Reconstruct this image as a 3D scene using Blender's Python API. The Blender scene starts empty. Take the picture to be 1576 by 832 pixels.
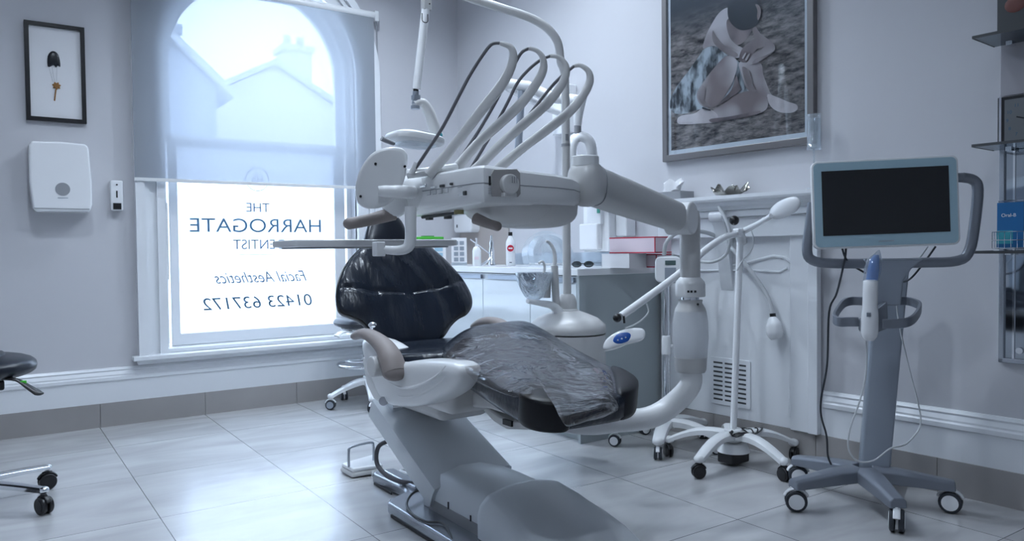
import bpy, bmesh, math, random
from mathutils import Vector, Matrix, noise
random.seed(7)
S = bpy.context.scene
COL = S.collection
V = Vector
PI = math.pi

# ------------------------------------------------------------------ camera
YAW, PITCH, ROLL, FPX = 0.60166, -0.02674, -0.01156, 1180.0
fw = V((math.sin(YAW)*math.cos(PITCH), math.cos(YAW)*math.cos(PITCH), math.sin(PITCH)))
r0 = V((math.cos(YAW), -math.sin(YAW), 0)); u0 = r0.cross(fw)
rt = math.cos(ROLL)*r0 + math.sin(ROLL)*u0
up = -math.sin(ROLL)*r0 + math.cos(ROLL)*u0
CAM = V((0, 0, 1.0))
cd = bpy.data.cameras.new('camera'); cam = bpy.data.objects.new('camera', cd); COL.objects.link(cam)
cam.matrix_world = Matrix(((rt.x, up.x, -fw.x, CAM.x), (rt.y, up.y, -fw.y, CAM.y), (rt.z, up.z, -fw.z, CAM.z), (0, 0, 0, 1)))
cd.sensor_width = 36; cd.lens = 36*FPX/1576; cd.clip_start = 0.05; cd.clip_end = 200
S.camera = cam

# ------------------------------------------------------------------ light
SKY = 6.0
wd = bpy.data.worlds.new('sky'); S.world = wd; wd.use_nodes = True
bg = wd.node_tree.nodes['Background']; bg.inputs[0].default_value = (0.75, 0.87, 1.0, 1); bg.inputs[1].default_value = SKY
def area(name, loc, rot, sx, sy, power, color, portal=False, shape='RECTANGLE', spread=PI):
    l = bpy.data.lights.new(name, 'AREA'); l.shape = shape; l.size = sx; l.size_y = sy; l.energy = power; l.color = color
    l.spread = spread
    if portal: l.cycles.is_portal = True
    o = bpy.data.objects.new(name, l); o.location = loc; o.rotation_euler = rot; COL.objects.link(o); return o
area('window_portal', (1.52, 5.30, 1.65), (-PI/2, 0, 0), 1.3, 2.6, 1, (1, 1, 1), portal=True)
area('window_daylight', (1.9, 7.6, 4.9), (math.radians(-50), 0, math.radians(-6)), 3.0, 2.0, 550, (0.72, 0.85, 1.0))
LAMP_W = 11
S.view_settings.view_transform = 'Standard'; S.view_settings.look = 'None'
S.view_settings.gamma = 1; S.view_settings.use_curve_mapping = False
S.view_settings.exposure = 0.36

# ------------------------------------------------------------------ materials
def sock(n, *names):
    for k in names:
        if k in n.inputs: return n.inputs[k]
def mat(name, col, rough=.5, metal=0, bump=0, bscale=40, var=0, vscale=3, coat=0, trans=0, alpha=1, spec=None, stretch=None, emit=0):
    m = bpy.data.materials.new(name); m.use_nodes = True; nt = m.node_tree; b = nt.nodes['Principled BSDF']
    b.inputs['Base Color'].default_value = (*col, 1); b.inputs['Roughness'].default_value = rough; b.inputs['Metallic'].default_value = metal
    if spec is not None: b.inputs['Specular IOR Level'].default_value = spec
    if coat: b.inputs['Coat Weight'].default_value = coat; b.inputs['Coat Roughness'].default_value = .08
    if trans: b.inputs['Transmission Weight'].default_value = trans
    b.inputs['Alpha'].default_value = alpha
    if emit: b.inputs['Emission Color'].default_value = (*col, 1); b.inputs['Emission Strength'].default_value = emit
    tc = nt.nodes.new('ShaderNodeTexCoord'); mp = nt.nodes.new('ShaderNodeMapping'); nt.links.new(tc.outputs['Object'], mp.inputs[0])
    if stretch: mp.inputs['Scale'].default_value = stretch
    nz = nt.nodes.new('ShaderNodeTexNoise'); nz.inputs['Scale'].default_value = vscale; nz.inputs['Detail'].default_value = 5
    nt.links.new(mp.outputs[0], nz.inputs['Vector'])
    v = var or 0.04
    mx = nt.nodes.new('ShaderNodeMix'); mx.data_type = 'RGBA'
    mx.inputs[6].default_value = (*[c*(1-v) for c in col], 1); mx.inputs[7].default_value = (*[min(1, c*(1+v)) for c in col], 1)
    nt.links.new(nz.outputs[0], mx.inputs[0]); nt.links.new(mx.outputs[2], b.inputs['Base Color'])
    if bump:
        n2 = nt.nodes.new('ShaderNodeTexNoise'); n2.inputs['Scale'].default_value = bscale; n2.inputs['Detail'].default_value = 4
        nt.links.new(mp.outputs[0], n2.inputs['Vector'])
        bp = nt.nodes.new('ShaderNodeBump'); bp.inputs['Strength'].default_value = bump; bp.inputs['Distance'].default_value = .02
        nt.links.new(n2.outputs[0], bp.inputs['Height']); nt.links.new(bp.outputs[0], b.inputs['Normal'])
    return m
WALLC = (0.60, 0.60, 0.63)
M = dict(
 wall=mat('wall_paint', WALLC, .75, var=.02), ceil=mat('ceiling_paint', (.8, .8, .82), .8),
 gloss=mat('white_gloss_paint', (.80, .82, .85), .28, var=.02),
 plastic=mat('white_plastic', (.78, .79, .80), .30, coat=.2, var=.015),
 warm=mat('warm_grey_plastic', (.60, .60, .60), .34, coat=.1, var=.015),
 cover=mat('grey_cover_plastic', (.68, .72, .76), .35, coat=.15, var=.015),
 cushion_grey=mat('taupe_rubber', (.27, .235, .225), .55, bump=.05, bscale=200),
 leather=mat('black_leather', (.010, .015, .026), .25, bump=.40, bscale=9, stretch=(2.2, 1, .7), var=.3, spec=.5),
 leather_plain=mat('black_leather_smooth', (.012, .016, .026), .33, bump=.1, bscale=14, var=.3),
 vinyl=mat('toe_vinyl', (.006, .007, .010), .42, spec=.3),
 silver=mat('silver_paint', (.50, .53, .58), .26, .85, var=.03),
 steel=mat('cart_grey_paint', (.22, .24, .28), .40, .35, var=.03),
 cart_light=mat('cart_silver_paint', (.36, .40, .46), .35, .5, var=.03),
 chrome=mat('chrome', (.80, .82, .85), .08, 1),
 black=mat('black_plastic', (.012, .012, .014), .35), rubber=mat('black_rubber', (.03, .035, .045), .6),
 white=mat('bright_white_plastic', (.86, .87, .89), .22, coat=.3),
 hose=mat('grey_hose', (.12, .12, .135), .5), hoselight=mat('light_grey_hose', (.62, .64, .66), .4),
 screen=mat('screen_glass', (.010, .012, .014), .07, spec=.6), bezel=mat('pale_blue_bezel', (.36, .52, .60), .22, coat=.5),
 cabinet=mat('glossy_white_cabinet', (.78, .84, .88), .10, coat=.4), cabend=mat('grey_cabinet_panel', (.42, .47, .49), .30),
 worktop=mat('white_worktop', (.85, .87, .89), .2),
 blue=mat('blue_control_plastic', (.02, .10, .42), .25), bluecap=mat('bright_blue_plastic', (.02, .19, .60), .3), cartonblue=mat('blue_carton', (.015, .13, .33), .4), shelfwall=mat('grey_back_panel', (.38, .37, .40), .6),
 red=mat('red_print', (.55, .02, .05), .4), pink=mat('pink_box_card', (.84, .70, .76), .5), green=mat('green_plastic', (.10, .75, .06), .4),
 teal=mat('teal_print', (.05, .35, .42), .4), card=mat('white_card', (.80, .80, .82), .6), grey=mat('mid_grey_plastic', (.30, .31, .33), .5),
 dark=mat('dark_grey_plastic', (.06, .065, .07), .5), ink=mat('grey_print', (.12, .13, .15), .6), lcd=mat('lcd_green_grey', (.09, .14, .14), .2),
 mirror=mat('mirror_panel', (.42, .46, .50), .06, 1), wood=mat('dark_wood_grain', (.13, .085, .07), .5, var=.5, vscale=14, stretch=(1, 1, 6)),
 taupewall=mat('warm_grey_panel', (.42, .38, .36), .6), bronze=mat('silver_leaf_metal', (.42, .41, .38), .22, .9, bump=.3, bscale=30, var=.3),
 picframe=mat('pewter_frame', (.22, .21, .215), .35, .5), screw=mat('dark_screw', (.03, .03, .035), .4, .5),
 outwall=mat('outdoor_stone', (.32, .36, .44), .9), outwall2=mat('outdoor_pale_render', (.62, .62, .64), .9), outroof=mat('outdoor_slate', (.50, .53, .60), .9),
 ground=mat('outdoor_paving', (.6, .62, .65), .9))

def rampmat(name, c0, c1, p0, p1, scale, stretch=(1, 1, 1), detail=5, rough=.3):
    m = mat(name, c1, rough, var=.01, vscale=scale, stretch=stretch); nt = m.node_tree; b = nt.nodes['Principled BSDF']
    nz = [n for n in nt.nodes if n.type == 'TEX_NOISE'][0]; nz.inputs['Detail'].default_value = detail
    cr = nt.nodes.new('ShaderNodeValToRGB'); e = cr.color_ramp.elements; e[0].position = p0; e[0].color = (*c0, 1); e[1].position = p1; e[1].color = (*c1, 1)
    nt.links.new(nz.outputs[0], cr.inputs[0]); nt.links.new(cr.outputs[0], b.inputs['Base Color']); return m
def glassmat(name, tint, a_glossy=.12, milky=0, milkcol=(1, 1, 1), bump=0, bscale=12, rough=.03, through=None):
    """thin clear sheet: light passes straight through, with a gloss that grows at grazing angles"""
    m = bpy.data.materials.new(name); m.use_nodes = True; nt = m.node_tree; nt.nodes.clear(); N = nt.nodes.new; L = nt.links.new
    out = N('ShaderNodeOutputMaterial'); tr = N('ShaderNodeBsdfTransparent'); tr.inputs[0].default_value = (*tint, 1)
    gl = N('ShaderNodeBsdfGlossy'); gl.inputs['Roughness'].default_value = rough; gl.inputs['Color'].default_value = (.9, .95, 1, 1)
    fr = N('ShaderNodeLayerWeight'); fr.inputs['Blend'].default_value = .5; pw = N('ShaderNodeMath'); pw.operation = 'POWER'; pw.inputs[1].default_value = 4; L(fr.outputs['Facing'], pw.inputs[0])
    ad = N('ShaderNodeMath'); ad.operation = 'MULTIPLY_ADD'; ad.inputs[1].default_value = .6; ad.inputs[2].default_value = .03+a_glossy*.4; ad.use_clamp = True
    L(pw.outputs[0], ad.inputs[0]); mx = N('ShaderNodeMixShader'); L(ad.outputs[0], mx.inputs[0]); L(tr.outputs[0], mx.inputs[1]); L(gl.outputs[0], mx.inputs[2])
    last = mx
    if bump:
        tc = N('ShaderNodeTexCoord'); nz = N('ShaderNodeTexNoise'); nz.inputs['Scale'].default_value = bscale; nz.inputs['Detail'].default_value = 3; nz.inputs['Distortion'].default_value = 1.2
        L(tc.outputs['Object'], nz.inputs[0]); bp = N('ShaderNodeBump'); bp.inputs['Strength'].default_value = bump; bp.inputs['Distance'].default_value = .03
        L(nz.outputs[0], bp.inputs['Height']); L(bp.outputs[0], gl.inputs['Normal']); L(bp.outputs[0], fr.inputs['Normal'])
    if milky:
        df = N('ShaderNodeBsdfTranslucent'); df.inputs[0].default_value = (*(through or milkcol), 1); d2 = N('ShaderNodeBsdfDiffuse'); d2.inputs[0].default_value = (*milkcol, 1)
        a = N('ShaderNodeMixShader'); a.inputs[0].default_value = .5; L(df.outputs[0], a.inputs[1]); L(d2.outputs[0], a.inputs[2])
        b = N('ShaderNodeMixShader'); b.inputs[0].default_value = milky; L(last.outputs[0], b.inputs[1]); L(a.outputs[0], b.inputs[2]); last = b
    L(last.outputs[0], out.inputs[0]); return m
M['film'] = glassmat('clear_plastic_film', (.80, .77, .75), .05, .05, (.75, .66, .62), bump=.8, bscale=5, rough=.06)
M['glass'] = glassmat('clear_glass', (.93, .96, .98), .1)
M['smoked'] = glassmat('smoked_shelf_glass', (.26, .31, .32), .2)
M['tube'] = glassmat('clear_acrylic', (.90, .93, .95), .35, .22, (.82, .84, .86))
M['bowlglass'] = glassmat('shiny_bowl_glass', (.74, .77, .80), .9, .10, (.8, .82, .84), bump=.9, bscale=9, rough=.05)
M['recess'] = mat('recess_grey', (.36, .35, .35), .45)
M['frost'] = glassmat('frosted_window_film', (.75, .80, .86), .02, .55, (.95, .97, 1))
M['blind'] = glassmat('sheer_blind_fabric', (.66, .68, .71), 0.0, .46, (.90, .94, 1.0), rough=.6, through=(.32, .34, .38))
M['bottle'] = glassmat('milky_plastic', (.8, .82, .84), .1, .75, (.85, .86, .88), rough=.15)

def tile_mat():
    m = bpy.data.materials.new('grey_floor_tile'); m.use_nodes = True; nt = m.node_tree; N = nt.nodes.new; L = nt.links.new; b = nt.nodes['Principled BSDF']
    tc = N('ShaderNodeTexCoord'); sp = N('ShaderNodeSeparateXYZ'); L(tc.outputs['Object'], sp.inputs[0])
    def line(o, size, off):
        a = N('ShaderNodeMath'); a.operation = 'SUBTRACT'; a.inputs[1].default_value = off; L(sp.outputs[o], a.inputs[0])
        d = N('ShaderNodeMath'); d.operation = 'DIVIDE'; d.inputs[1].default_value = size; L(a.outputs[0], d.inputs[0])
        p = N('ShaderNodeMath'); p.operation = 'PINGPONG'; p.inputs[1].default_value = .5; L(d.outputs[0], p.inputs[0])
        c = N('ShaderNodeMath'); c.operation = 'LESS_THAN'; c.inputs[1].default_value = .0018/size; L(p.outputs[0], c.inputs[0])
        fl = N('ShaderNodeMath'); fl.operation = 'FLOOR'; L(d.outputs[0], fl.inputs[0]); return c, fl
    cx, fx = line(0, .578, .523); cy, fy = line(1, .650, .540)
    mxm = N('ShaderNodeMath'); mxm.operation = 'MAXIMUM'; L(cx.outputs[0], mxm.inputs[0]); L(cy.outputs[0], mxm.inputs[1])
    cb = N('ShaderNodeCombineXYZ'); L(fx.outputs[0], cb.inputs[0]); L(fy.outputs[0], cb.inputs[1])
    wn = N('ShaderNodeTexWhiteNoise'); L(cb.outputs[0], wn.inputs['Vector'])
    ad = N('ShaderNodeVectorMath'); ad.operation = 'MULTIPLY_ADD'; L(wn.outputs['Color'], ad.inputs[0]); ad.inputs[1].default_value = (9, 9, 9); L(tc.outputs['Object'], ad.inputs[2])
    mp = N('ShaderNodeMapping'); mp.inputs['Scale'].default_value = (.7, 2.2, 1); mp.inputs['Rotation'].default_value = (0, 0, .4); L(ad.outputs[0], mp.inputs[0])
    nz = N('ShaderNodeTexNoise'); nz.inputs['Scale'].default_value = 2.2; nz.inputs['Detail'].default_value = 8; nz.inputs['Distortion'].default_value = .8; L(mp.outputs[0], nz.inputs['Vector'])
    cr = N('ShaderNodeValToRGB'); e = cr.color_ramp.elements; e[0].position = .3; e[0].color = (.44, .44, .45, 1); e[1].position = .68; e[1].color = (.58, .58, .59, 1)
    L(nz.outputs[0], cr.inputs[0])
    mx = N('ShaderNodeMix'); mx.data_type = 'RGBA'; mx.inputs[7].default_value = (.13, .13, .14, 1); L(mxm.outputs[0], mx.inputs[0]); L(cr.outputs[0], mx.inputs[6]); L(mx.outputs[2], b.inputs['Base Color'])
    rr = N('ShaderNodeMapRange'); rr.inputs[3].default_value = .17; rr.inputs[4].default_value = .30; b.inputs['Specular IOR Level'].default_value = .9; b.inputs['Coat Weight'].default_value = .5; b.inputs['Coat Roughness'].default_value = .22; L(nz.outputs[0], rr.inputs[0]); L(rr.outputs[0], b.inputs['Roughness'])
    bp = N('ShaderNodeBump'); bp.invert = True; bp.inputs['Strength'].default_value = .4; bp.inputs['Distance'].default_value = .003; L(mxm.outputs[0], bp.inputs['Height']); L(bp.outputs[0], b.inputs['Normal'])
    return m
M['tile'] = tile_mat()
M['skirt'] = mat('skirting_tile', (.34, .325, .32), .35, var=.18, vscale=2.5)

# ------------------------------------------------------------------ geometry helpers
def ray(px, py): return fw + (px-788)/FPX*rt - (py-416)/FPX*up
def P(px, py, x=None, y=None, z=None, d=None):
    """the point of the room that lies on a given plane under a point of the photograph"""
    v = ray(px, py)
    t = (x-CAM.x)/v.x if x is not None else (y-CAM.y)/v.y if y is not None else (z-CAM.z)/v.z if z is not None else d
    return CAM + t*v
def PP(px, py, o, n):
    v = ray(px, py); return CAM + v*((o-CAM).dot(n)/v.dot(n))
WO = V((2.97, 5.02, 0)); WU = V((.064, -1, 0)).normalized(); WN = V((-1, -.064, 0)).normalized()
def W(u, off, z): return WO + WU*u + WN*off + V((0, 0, z))
def at_wall(px, py, off):
    v = ray(px, py); t = ((WO-CAM).dot(WN)+off)/v.dot(WN); return CAM+v*t
def rounded(x0, y0, x1, y1, r, n=5):
    o = []
    for cx, cy, a in ((x1-r, y0+r, -90), (x1-r, y1-r, 0), (x0+r, y1-r, 90), (x0+r, y0+r, 180)):
        for i in range(n+1):
            t = math.radians(a+90*i/n); o.append((cx+r*math.cos(t), cy+r*math.sin(t)))
    return o
def catmull(p, n=6, closed=False):
    p = [V(q) for q in p]; out = []; k = len(p)
    for i in range(k if closed else k-1):
        a, b, c, d = (p[(i-1) % k], p[i], p[(i+1) % k], p[(i+2) % k]) if closed else (p[max(i-1, 0)], p[i], p[i+1], p[min(i+2, k-1)])
        for j in range(n):
            t = j/n; out.append(.5*((2*b)+(-a+c)*t+(2*a-5*b+4*c-d)*t*t+(-a+3*b-3*c+d)*t**3))
    if not closed: out.append(p[-1])
    return out
class G:
    def __init__(s): s.v = []; s.f = []
    def add(s, v, f):
        k = len(s.v); s.v += [V(q) for q in v]; s.f += [tuple(i+k for i in q) for q in f]; return s
    def box(s, o, a, b, c):
        """box from corner o along the three edge vectors"""
        o, a, b, c = V(o), V(a), V(b), V(c)
        vs = [o, o+a, o+a+b, o+b, o+c, o+a+c, o+a+b+c, o+b+c]
        fs = [(3, 2, 1, 0), (4, 5, 6, 7), (0, 1, 5, 4), (1, 2, 6, 5), (2, 3, 7, 6), (3, 0, 4, 7)]
        if a.cross(b).dot(c) < 0: fs = [q[::-1] for q in fs]
        return s.add(vs, fs)
    def bx(s, x0, x1, y0, y1, z0, z1): return s.box((x0, y0, z0), (x1-x0, 0, 0), (0, y1-y0, 0), (0, 0, z1-z0))
    def wb(s, u0_, u1, o0, o1, z0, z1): return s.box(W(u0_, o0, z0), WU*(u1-u0_), WN*(o1-o0), V((0, 0, z1-z0)))
    def cb(s, c, ax, ay, az):
        c, ax, ay, az = V(c), V(ax), V(ay), V(az); return s.box(c-ax/2-ay/2-az/2, ax, ay, az)
    def rings(s, rs, cap=True, closed=False):
        n = len(rs[0]); k = len(s.v)
        for r in rs: s.v += [V(q) for q in r]
        m = len(rs)
        for i in range(m if closed else m-1):
            for j in range(n):
                a, b = k+i*n+j, k+i*n+(j+1) % n; c, d = k+((i+1) % m)*n+(j+1) % n, k+((i+1) % m)*n+j
                s.f.append((a, b, c, d))
        if cap and not closed:
            s.f.append(tuple(range(k+n-1, k-1, -1))); s.f.append(tuple(range(k+(m-1)*n, k+m*n)))
        return s
    def frame(s, o, ax, ay, n, w, h, t, d):
        """mitred rectangular frame: corner o, unit axes ax, ay, front along n"""
        o, ax, ay, n = V(o), V(ax), V(ay), V(n); rs = []
        for sx, sy in ((0, 0), (1, 0), (1, 1), (0, 1)):
            c = o+ax*(w*sx)+ay*(h*sy); i = c+ax*(t if sx == 0 else -t)+ay*(t if sy == 0 else -t)
            rs.append([c, c+n*d, i+n*d, i])
        return s.rings(rs, closed=True)
    def tube(s, pts, r, n=10, smooth=0, flat=None, closed=False, upv=None):
        pts = [V(p) for p in pts]
        if smooth:
            rr = r if isinstance(r, (list, tuple)) else None
            if rr: r = [rr[min(int(i/smooth), len(rr)-2)]*(1-(i/smooth-min(int(i/smooth), len(rr)-2)))+rr[min(int(i/smooth), len(rr)-2)+1]*(i/smooth-min(int(i/smooth), len(rr)-2)) for i in range(smooth*(len(pts)-1)+1)]
            pts = catmull(pts, smooth, closed)
        rs = []; m = len(pts); prev = None
        for i, p in enumerate(pts):
            a = pts[i-1] if (i or closed) else p; b = pts[(i+1) % m] if (i < m-1 or closed) else p
            t = (b-a).normalized()
            if prev is None:
                w = V(upv) if upv else (V((0, 0, 1)) if abs(t.z) < .9 else V((1, 0, 0)))
                x = w - t*w.dot(t)
            else: x = prev - t*prev.dot(t)
            x.normalize(); prev = x; y = t.cross(x)
            q = r[i] if isinstance(r, (list, tuple)) else r
            fx, fy = (1, 1) if flat is None else flat
            rs.append([p+x*(q*fx*math.cos(2*PI*j/n))+y*(q*fy*math.sin(2*PI*j/n)) for j in range(n)])
        return s.rings(rs, True, closed)
    def lathe(s, prof, o, ax=(0, 0, 1), n=28):
        o = V(o); t = V(ax).normalized(); x = (V((1, 0, 0)) if abs(t.x) < .9 else V((0, 1, 0))); x = (x-t*x.dot(t)).normalized(); y = t.cross(x)
        return s.rings([[o+t*h+x*(max(r, 1e-4)*math.cos(2*PI*j/n))+y*(max(r, 1e-4)*math.sin(2*PI*j/n)) for j in range(n)] for r, h in prof])
    def cyl(s, a, b, r, n=20, r2=None):
        a, b = V(a), V(b); return s.lathe([(r, 0), (r if r2 is None else r2, (b-a).length)], a, b-a, n)
    def ell(s, c, a, b, d, n=20, m=12, p=1.0):
        """ellipsoid with three half-axis vectors; p<1 makes it boxier"""
        c, a, b, d = V(c), V(a), V(b), V(d); rs = []
        sg = lambda v: math.copysign(abs(v)**p, v)
        for i in range(m+1):
            t = -PI/2+PI*i/m; ct, st = max(math.cos(t), 1e-3)**p, sg(math.sin(t))
            rs.append([c+d*st+a*(ct*sg(math.cos(2*PI*j/n)))+b*(ct*sg(math.sin(2*PI*j/n))) for j in range(n)])
        return s.rings(rs)
    def prism(s, pts, h):
        pts = [V(p) for p in pts]; h = V(h); n = len(pts)
        nn = V((0, 0, 0))
        for i in range(n): nn += pts[i].cross(pts[(i+1) % n])
        if nn.dot(h) < 0: pts = pts[::-1]
        return s.add(pts+[p+h for p in pts], [tuple(range(n-1, -1, -1)), tuple(range(n, 2*n))]+[(i, (i+1) % n, (i+1) % n+n, i+n) for i in range(n)])
    def pillow(s, pts, nrm, hf, hb=0.0, k=8, q=2.4, fn=None, edge=0.0):
        """closed cushion on an outline: domed by hf along nrm and hb behind"""
        pts = [V(p) for p in pts]; c = sum(pts, V())/len(pts); nrm = V(nrm).normalized(); rs = []
        ss = [math.sin(PI/2*i/k) for i in range(1, k+1)]
        def h(x): return (1-x**q)**(1/q) if x < 1 else 0
        for x in ss[:-1]: rs.append([c+(p-c)*x - nrm*(edge+hb*h(x)) for p in pts])
        rs.append([p-nrm*edge for p in pts])
        if edge: rs.append([p+nrm*edge for p in pts])
        for x in ss[:-1][::-1]:
            rs.append([c+(p-c)*x + nrm*(edge+hf*h(x)+(fn(c+(p-c)*x, x) if fn else 0)) for p in pts])
        nn = V((0, 0, 0))
        for i in range(len(pts)): nn += pts[i].cross(pts[(i+1) % len(pts)])
        if nn.dot(nrm) < 0: rs = [r[::-1] for r in rs]
        return s.rings(rs)
    def build(s, name, m, parent=None, bevel=0, seg=3, sub=0, label=None, ang=40, solid=0):
        me = bpy.data.meshes.new(name)
        root = parent
        while root is not None and root.parent is not None: root = root.parent
        vs = s.v
        if root is not None: off = root.location.copy()
        else:
            xs = [v.x for v in vs]; ys = [v.y for v in vs]; off = V(((min(xs)+max(xs))/2, (min(ys)+max(ys))/2, min(v.z for v in vs)))
        me.from_pydata([tuple(v-off) for v in vs], [], s.f); me.validate()
        bmm = bmesh.new(); bmm.from_mesh(me); bmesh.ops.recalc_face_normals(bmm, faces=bmm.faces); bmm.to_mesh(me); bmm.free()
        for p in me.polygons: p.use_smooth = True
        if not bevel: me.set_sharp_from_angle(angle=math.radians(ang))
        me.materials.append(M[m] if isinstance(m, str) else m)
        o = bpy.data.objects.new(name, me); COL.objects.link(o)
        if root is None: o.location = off
        else: o.parent = parent
        if bevel:
            md = o.modifiers.new('bevel', 'BEVEL'); md.width = bevel; md.segments = seg; md.limit_method = 'ANGLE'; md.angle_limit = math.radians(35); md.harden_normals = True
        if solid:
            md = o.modifiers.new('solid', 'SOLIDIFY'); md.thickness = solid; md.offset = 0
        if sub:
            md = o.modifiers.new('sub', 'SUBSURF'); md.levels = sub; md.render_levels = sub
        if label: o['label'] = label
        return o
def tag(o, label, cat, group=None):
    o['label'] = label; o['category'] = cat
    if group: o['group'] = group
    return o
def thing(name, label, cat, loc, group=None):
    o = bpy.data.objects.new(name, None); COL.objects.link(o); o.location = V(loc); o.empty_display_size = .05
    return tag(o, label, cat, group)
def struct(o): o['kind'] = 'structure'; return o
def text_mesh(name, body, m, parent, o, right, upv, height, width=None, shear=0, thick=.0006, align='CENTER', mirror=False):
    """flat raised lettering: centre-bottom of the word at o"""
    cu = bpy.data.curves.new(name, 'FONT'); cu.body = body; cu.align_x = align; cu.size = 1; cu.extrude = 0; cu.shear = shear
    t = bpy.data.objects.new(name, cu); COL.objects.link(t); bpy.context.view_layer.update()
    me = bpy.data.meshes.new_from_object(t.evaluated_get(bpy.context.evaluated_depsgraph_get())); bpy.data.objects.remove(t)
    xs = [v.co.x for v in me.vertices]; ys = [v.co.y for v in me.vertices]
    sy = height/.7; sx = sy if width is None else width/(max(xs)-min(xs)); cx = (max(xs)+min(xs))/2
    if mirror: sx = -sx
    right, upv = V(right).normalized(), V(upv).normalized(); nn = right.cross(upv)
    root = parent
    while root is not None and root.parent is not None: root = root.parent
    off = root.location if root else V()
    for v in me.vertices: v.co = V(o)-off+right*((v.co.x-cx)*sx)+upv*(v.co.y*sy)+nn*thick
    me.materials.clear(); me.materials.append(M[m]); ob = bpy.data.objects.new(name, me); COL.objects.link(ob)
    md = ob.modifiers.new('solid', 'SOLIDIFY'); md.thickness = thick
    if parent: ob.parent = parent
    return ob
def star_wheel(root, c, r_wheel=.03, a=0, wm='rubber', hub='white', fork='white', tw=.02, h=None):
    """twin castor: fork as part, two wheels with hubs as one tyre part"""
    c = V(c); ax = V((math.cos(a), math.sin(a), 0)); h = h or r_wheel*2.3
    g = G()
    for s_ in (-1, 1): g.cyl(c+ax*(s_*tw*.25)+V((0, 0, r_wheel)), c+ax*(s_*tw*1.1)+V((0, 0, r_wheel)), r_wheel, 22)
    w = g.build('castor', wm, root, bevel=r_wheel*.15, seg=2)
    g = G()
    for s_ in (-1, 1): g.cyl(c+ax*(s_*tw*1.1)+V((0, 0, r_wheel)), c+ax*(s_*tw*1.2)+V((0, 0, r_wheel)), r_wheel*.72, 20)
    g.build('hub_cap', hub, w)
    g = G(); side = ax.cross(V((0, 0, 1)))
    g.cb(c+V((0, 0, r_wheel*1.3)), ax*tw*.45, side*r_wheel*1.1, V((0, 0, r_wheel*1.9))); g.cyl(c+V((0, 0, r_wheel*1.8)), c+V((0, 0, h)), r_wheel*.33, 12)
    arc = [c+V((0, 0, r_wheel))+side*(r_wheel*1.12*math.cos(t))+V((0, 0, r_wheel*1.12*math.sin(t))) for t in [PI*.12+PI*.76*i/8 for i in range(9)]]
    g.tube(arc, r_wheel*.16, 8, flat=(1, 2), upv=(0, 0, 1))
    g.build('fork', fork, w, bevel=.002)
    return w

# ================================================================== SETTING
g = G(); g.bx(-1.6, 3.6, -1.8, 5.4, -.1, 0); struct(g.build('floor', 'tile'))
# the floor's texture coordinates start at its own centre: put its origin on the world origin
fl = bpy.data.objects['floor']; d = fl.location.copy()
for v in fl.data.vertices: v.co += d
fl.location = (0, 0, 0)
CH = 3.15
g = G(); g.bx(-1.6, 3.6, -1.8, 5.4, CH, CH+.1); struct(g.build('ceiling', 'ceil'))
# window wall with an arched opening
WX0, WX1, WZ0, WZC = .90, 2.14, .42, 2.22; WCX = (WX0+WX1)/2; WR = (WX1-WX0)/2
YI, YO = 5.02, 5.32
def arch(cx, r, z0, zc, n=24): return [(cx-r, z0)]+[(cx-r*math.cos(PI*i/n), zc+r*math.sin(PI*i/n)) for i in range(n+1)]+[(cx+r, z0)]
def wall_with_arch():
    g = G()
    g.bx(-1.6, WX0, YI, YO, 0, CH); g.bx(WX1, 3.4, YI, YO, 0, CH); g.bx(WX0, WX1, YI, YO, 0, WZ0)
    a = arch(WCX, WR, WZC, WZC)[1:-1]
    for i in range(len(a)-1):
        (x0, z0), (x1, z1) = a[i], a[i+1]
        g.prism([(x0, YI, z0), (x1, YI, z1), (x1, YI, CH), (x0, YI, CH)], (0, YO-YI, 0))
    return g
struct(wall_with_arch().build('wall_back', 'wall'))
g = G(); g.box(W(-.4, 0, 0), WU*7.3, -WN*.15, (0, 0, CH)); struct(g.build('wall_right', 'wall'))
g = G(); g.bx(-1.6, -1.45, -1.8, 5.02, 0, CH); struct(g.build('wall_left', 'wall'))
g = G(); g.bx(-1.45, 3.45, -1.8, -1.65, 0, CH); struct(g.build('wall_front', 'wall'))
# skirtings: a course of tile with a white moulded board on top
def prof_run(o, d, length, nrm, prof):
    """moulding: profile (offset from wall, height) swept along d"""
    d, nrm = V(d), V(nrm); a = [V(o)+nrm*p+V((0, 0, z)) for p, z in prof]
    return G().rings([a, [q+d*length for q in a]])
SK = [(0, .138), (.022, .138), (.022, .262), (.030, .268), (.030, .285), (.024, .292), (.024, .300), (.014, .318), (.018, .326), (.010, .338), (0, .340)]
tileprof = [(0, 0), (.028, 0), (.028, .138), (0, .138)]
def tiled(name, o, d, length, nrm, joints):
    prev = 0; root = None; gg = G()
    for j in joints+[length]:
        q = prof_run(V(o)+V(d)*(prev+.0012), d, j-prev-.0024, nrm, tileprof); gg.add(q.v, q.f); prev = j
    return struct(gg.build(name, 'skirt'))
tiled('baseboard_back_tile', (-1.45, YI, 0), (1, 0, 0), 4.42, (0, -1, 0), [.243+.578*i for i in range(8)])
struct(prof_run((-1.45, YI, 0), (1, 0, 0), 4.42, (0, -1, 0), SK).build('baseboard_back', 'gloss', ang=25))
tiled('baseboard_right_tile', W(1.95, 0, 0), WU, 4.75, WN, [.40, .97, 1.50, 2.15, 2.8, 3.45, 4.1])
struct(prof_run(W(2.94, 0, 0), WU, 3.75, WN, SK).build('baseboard_right', 'gloss', ang=25))

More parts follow.
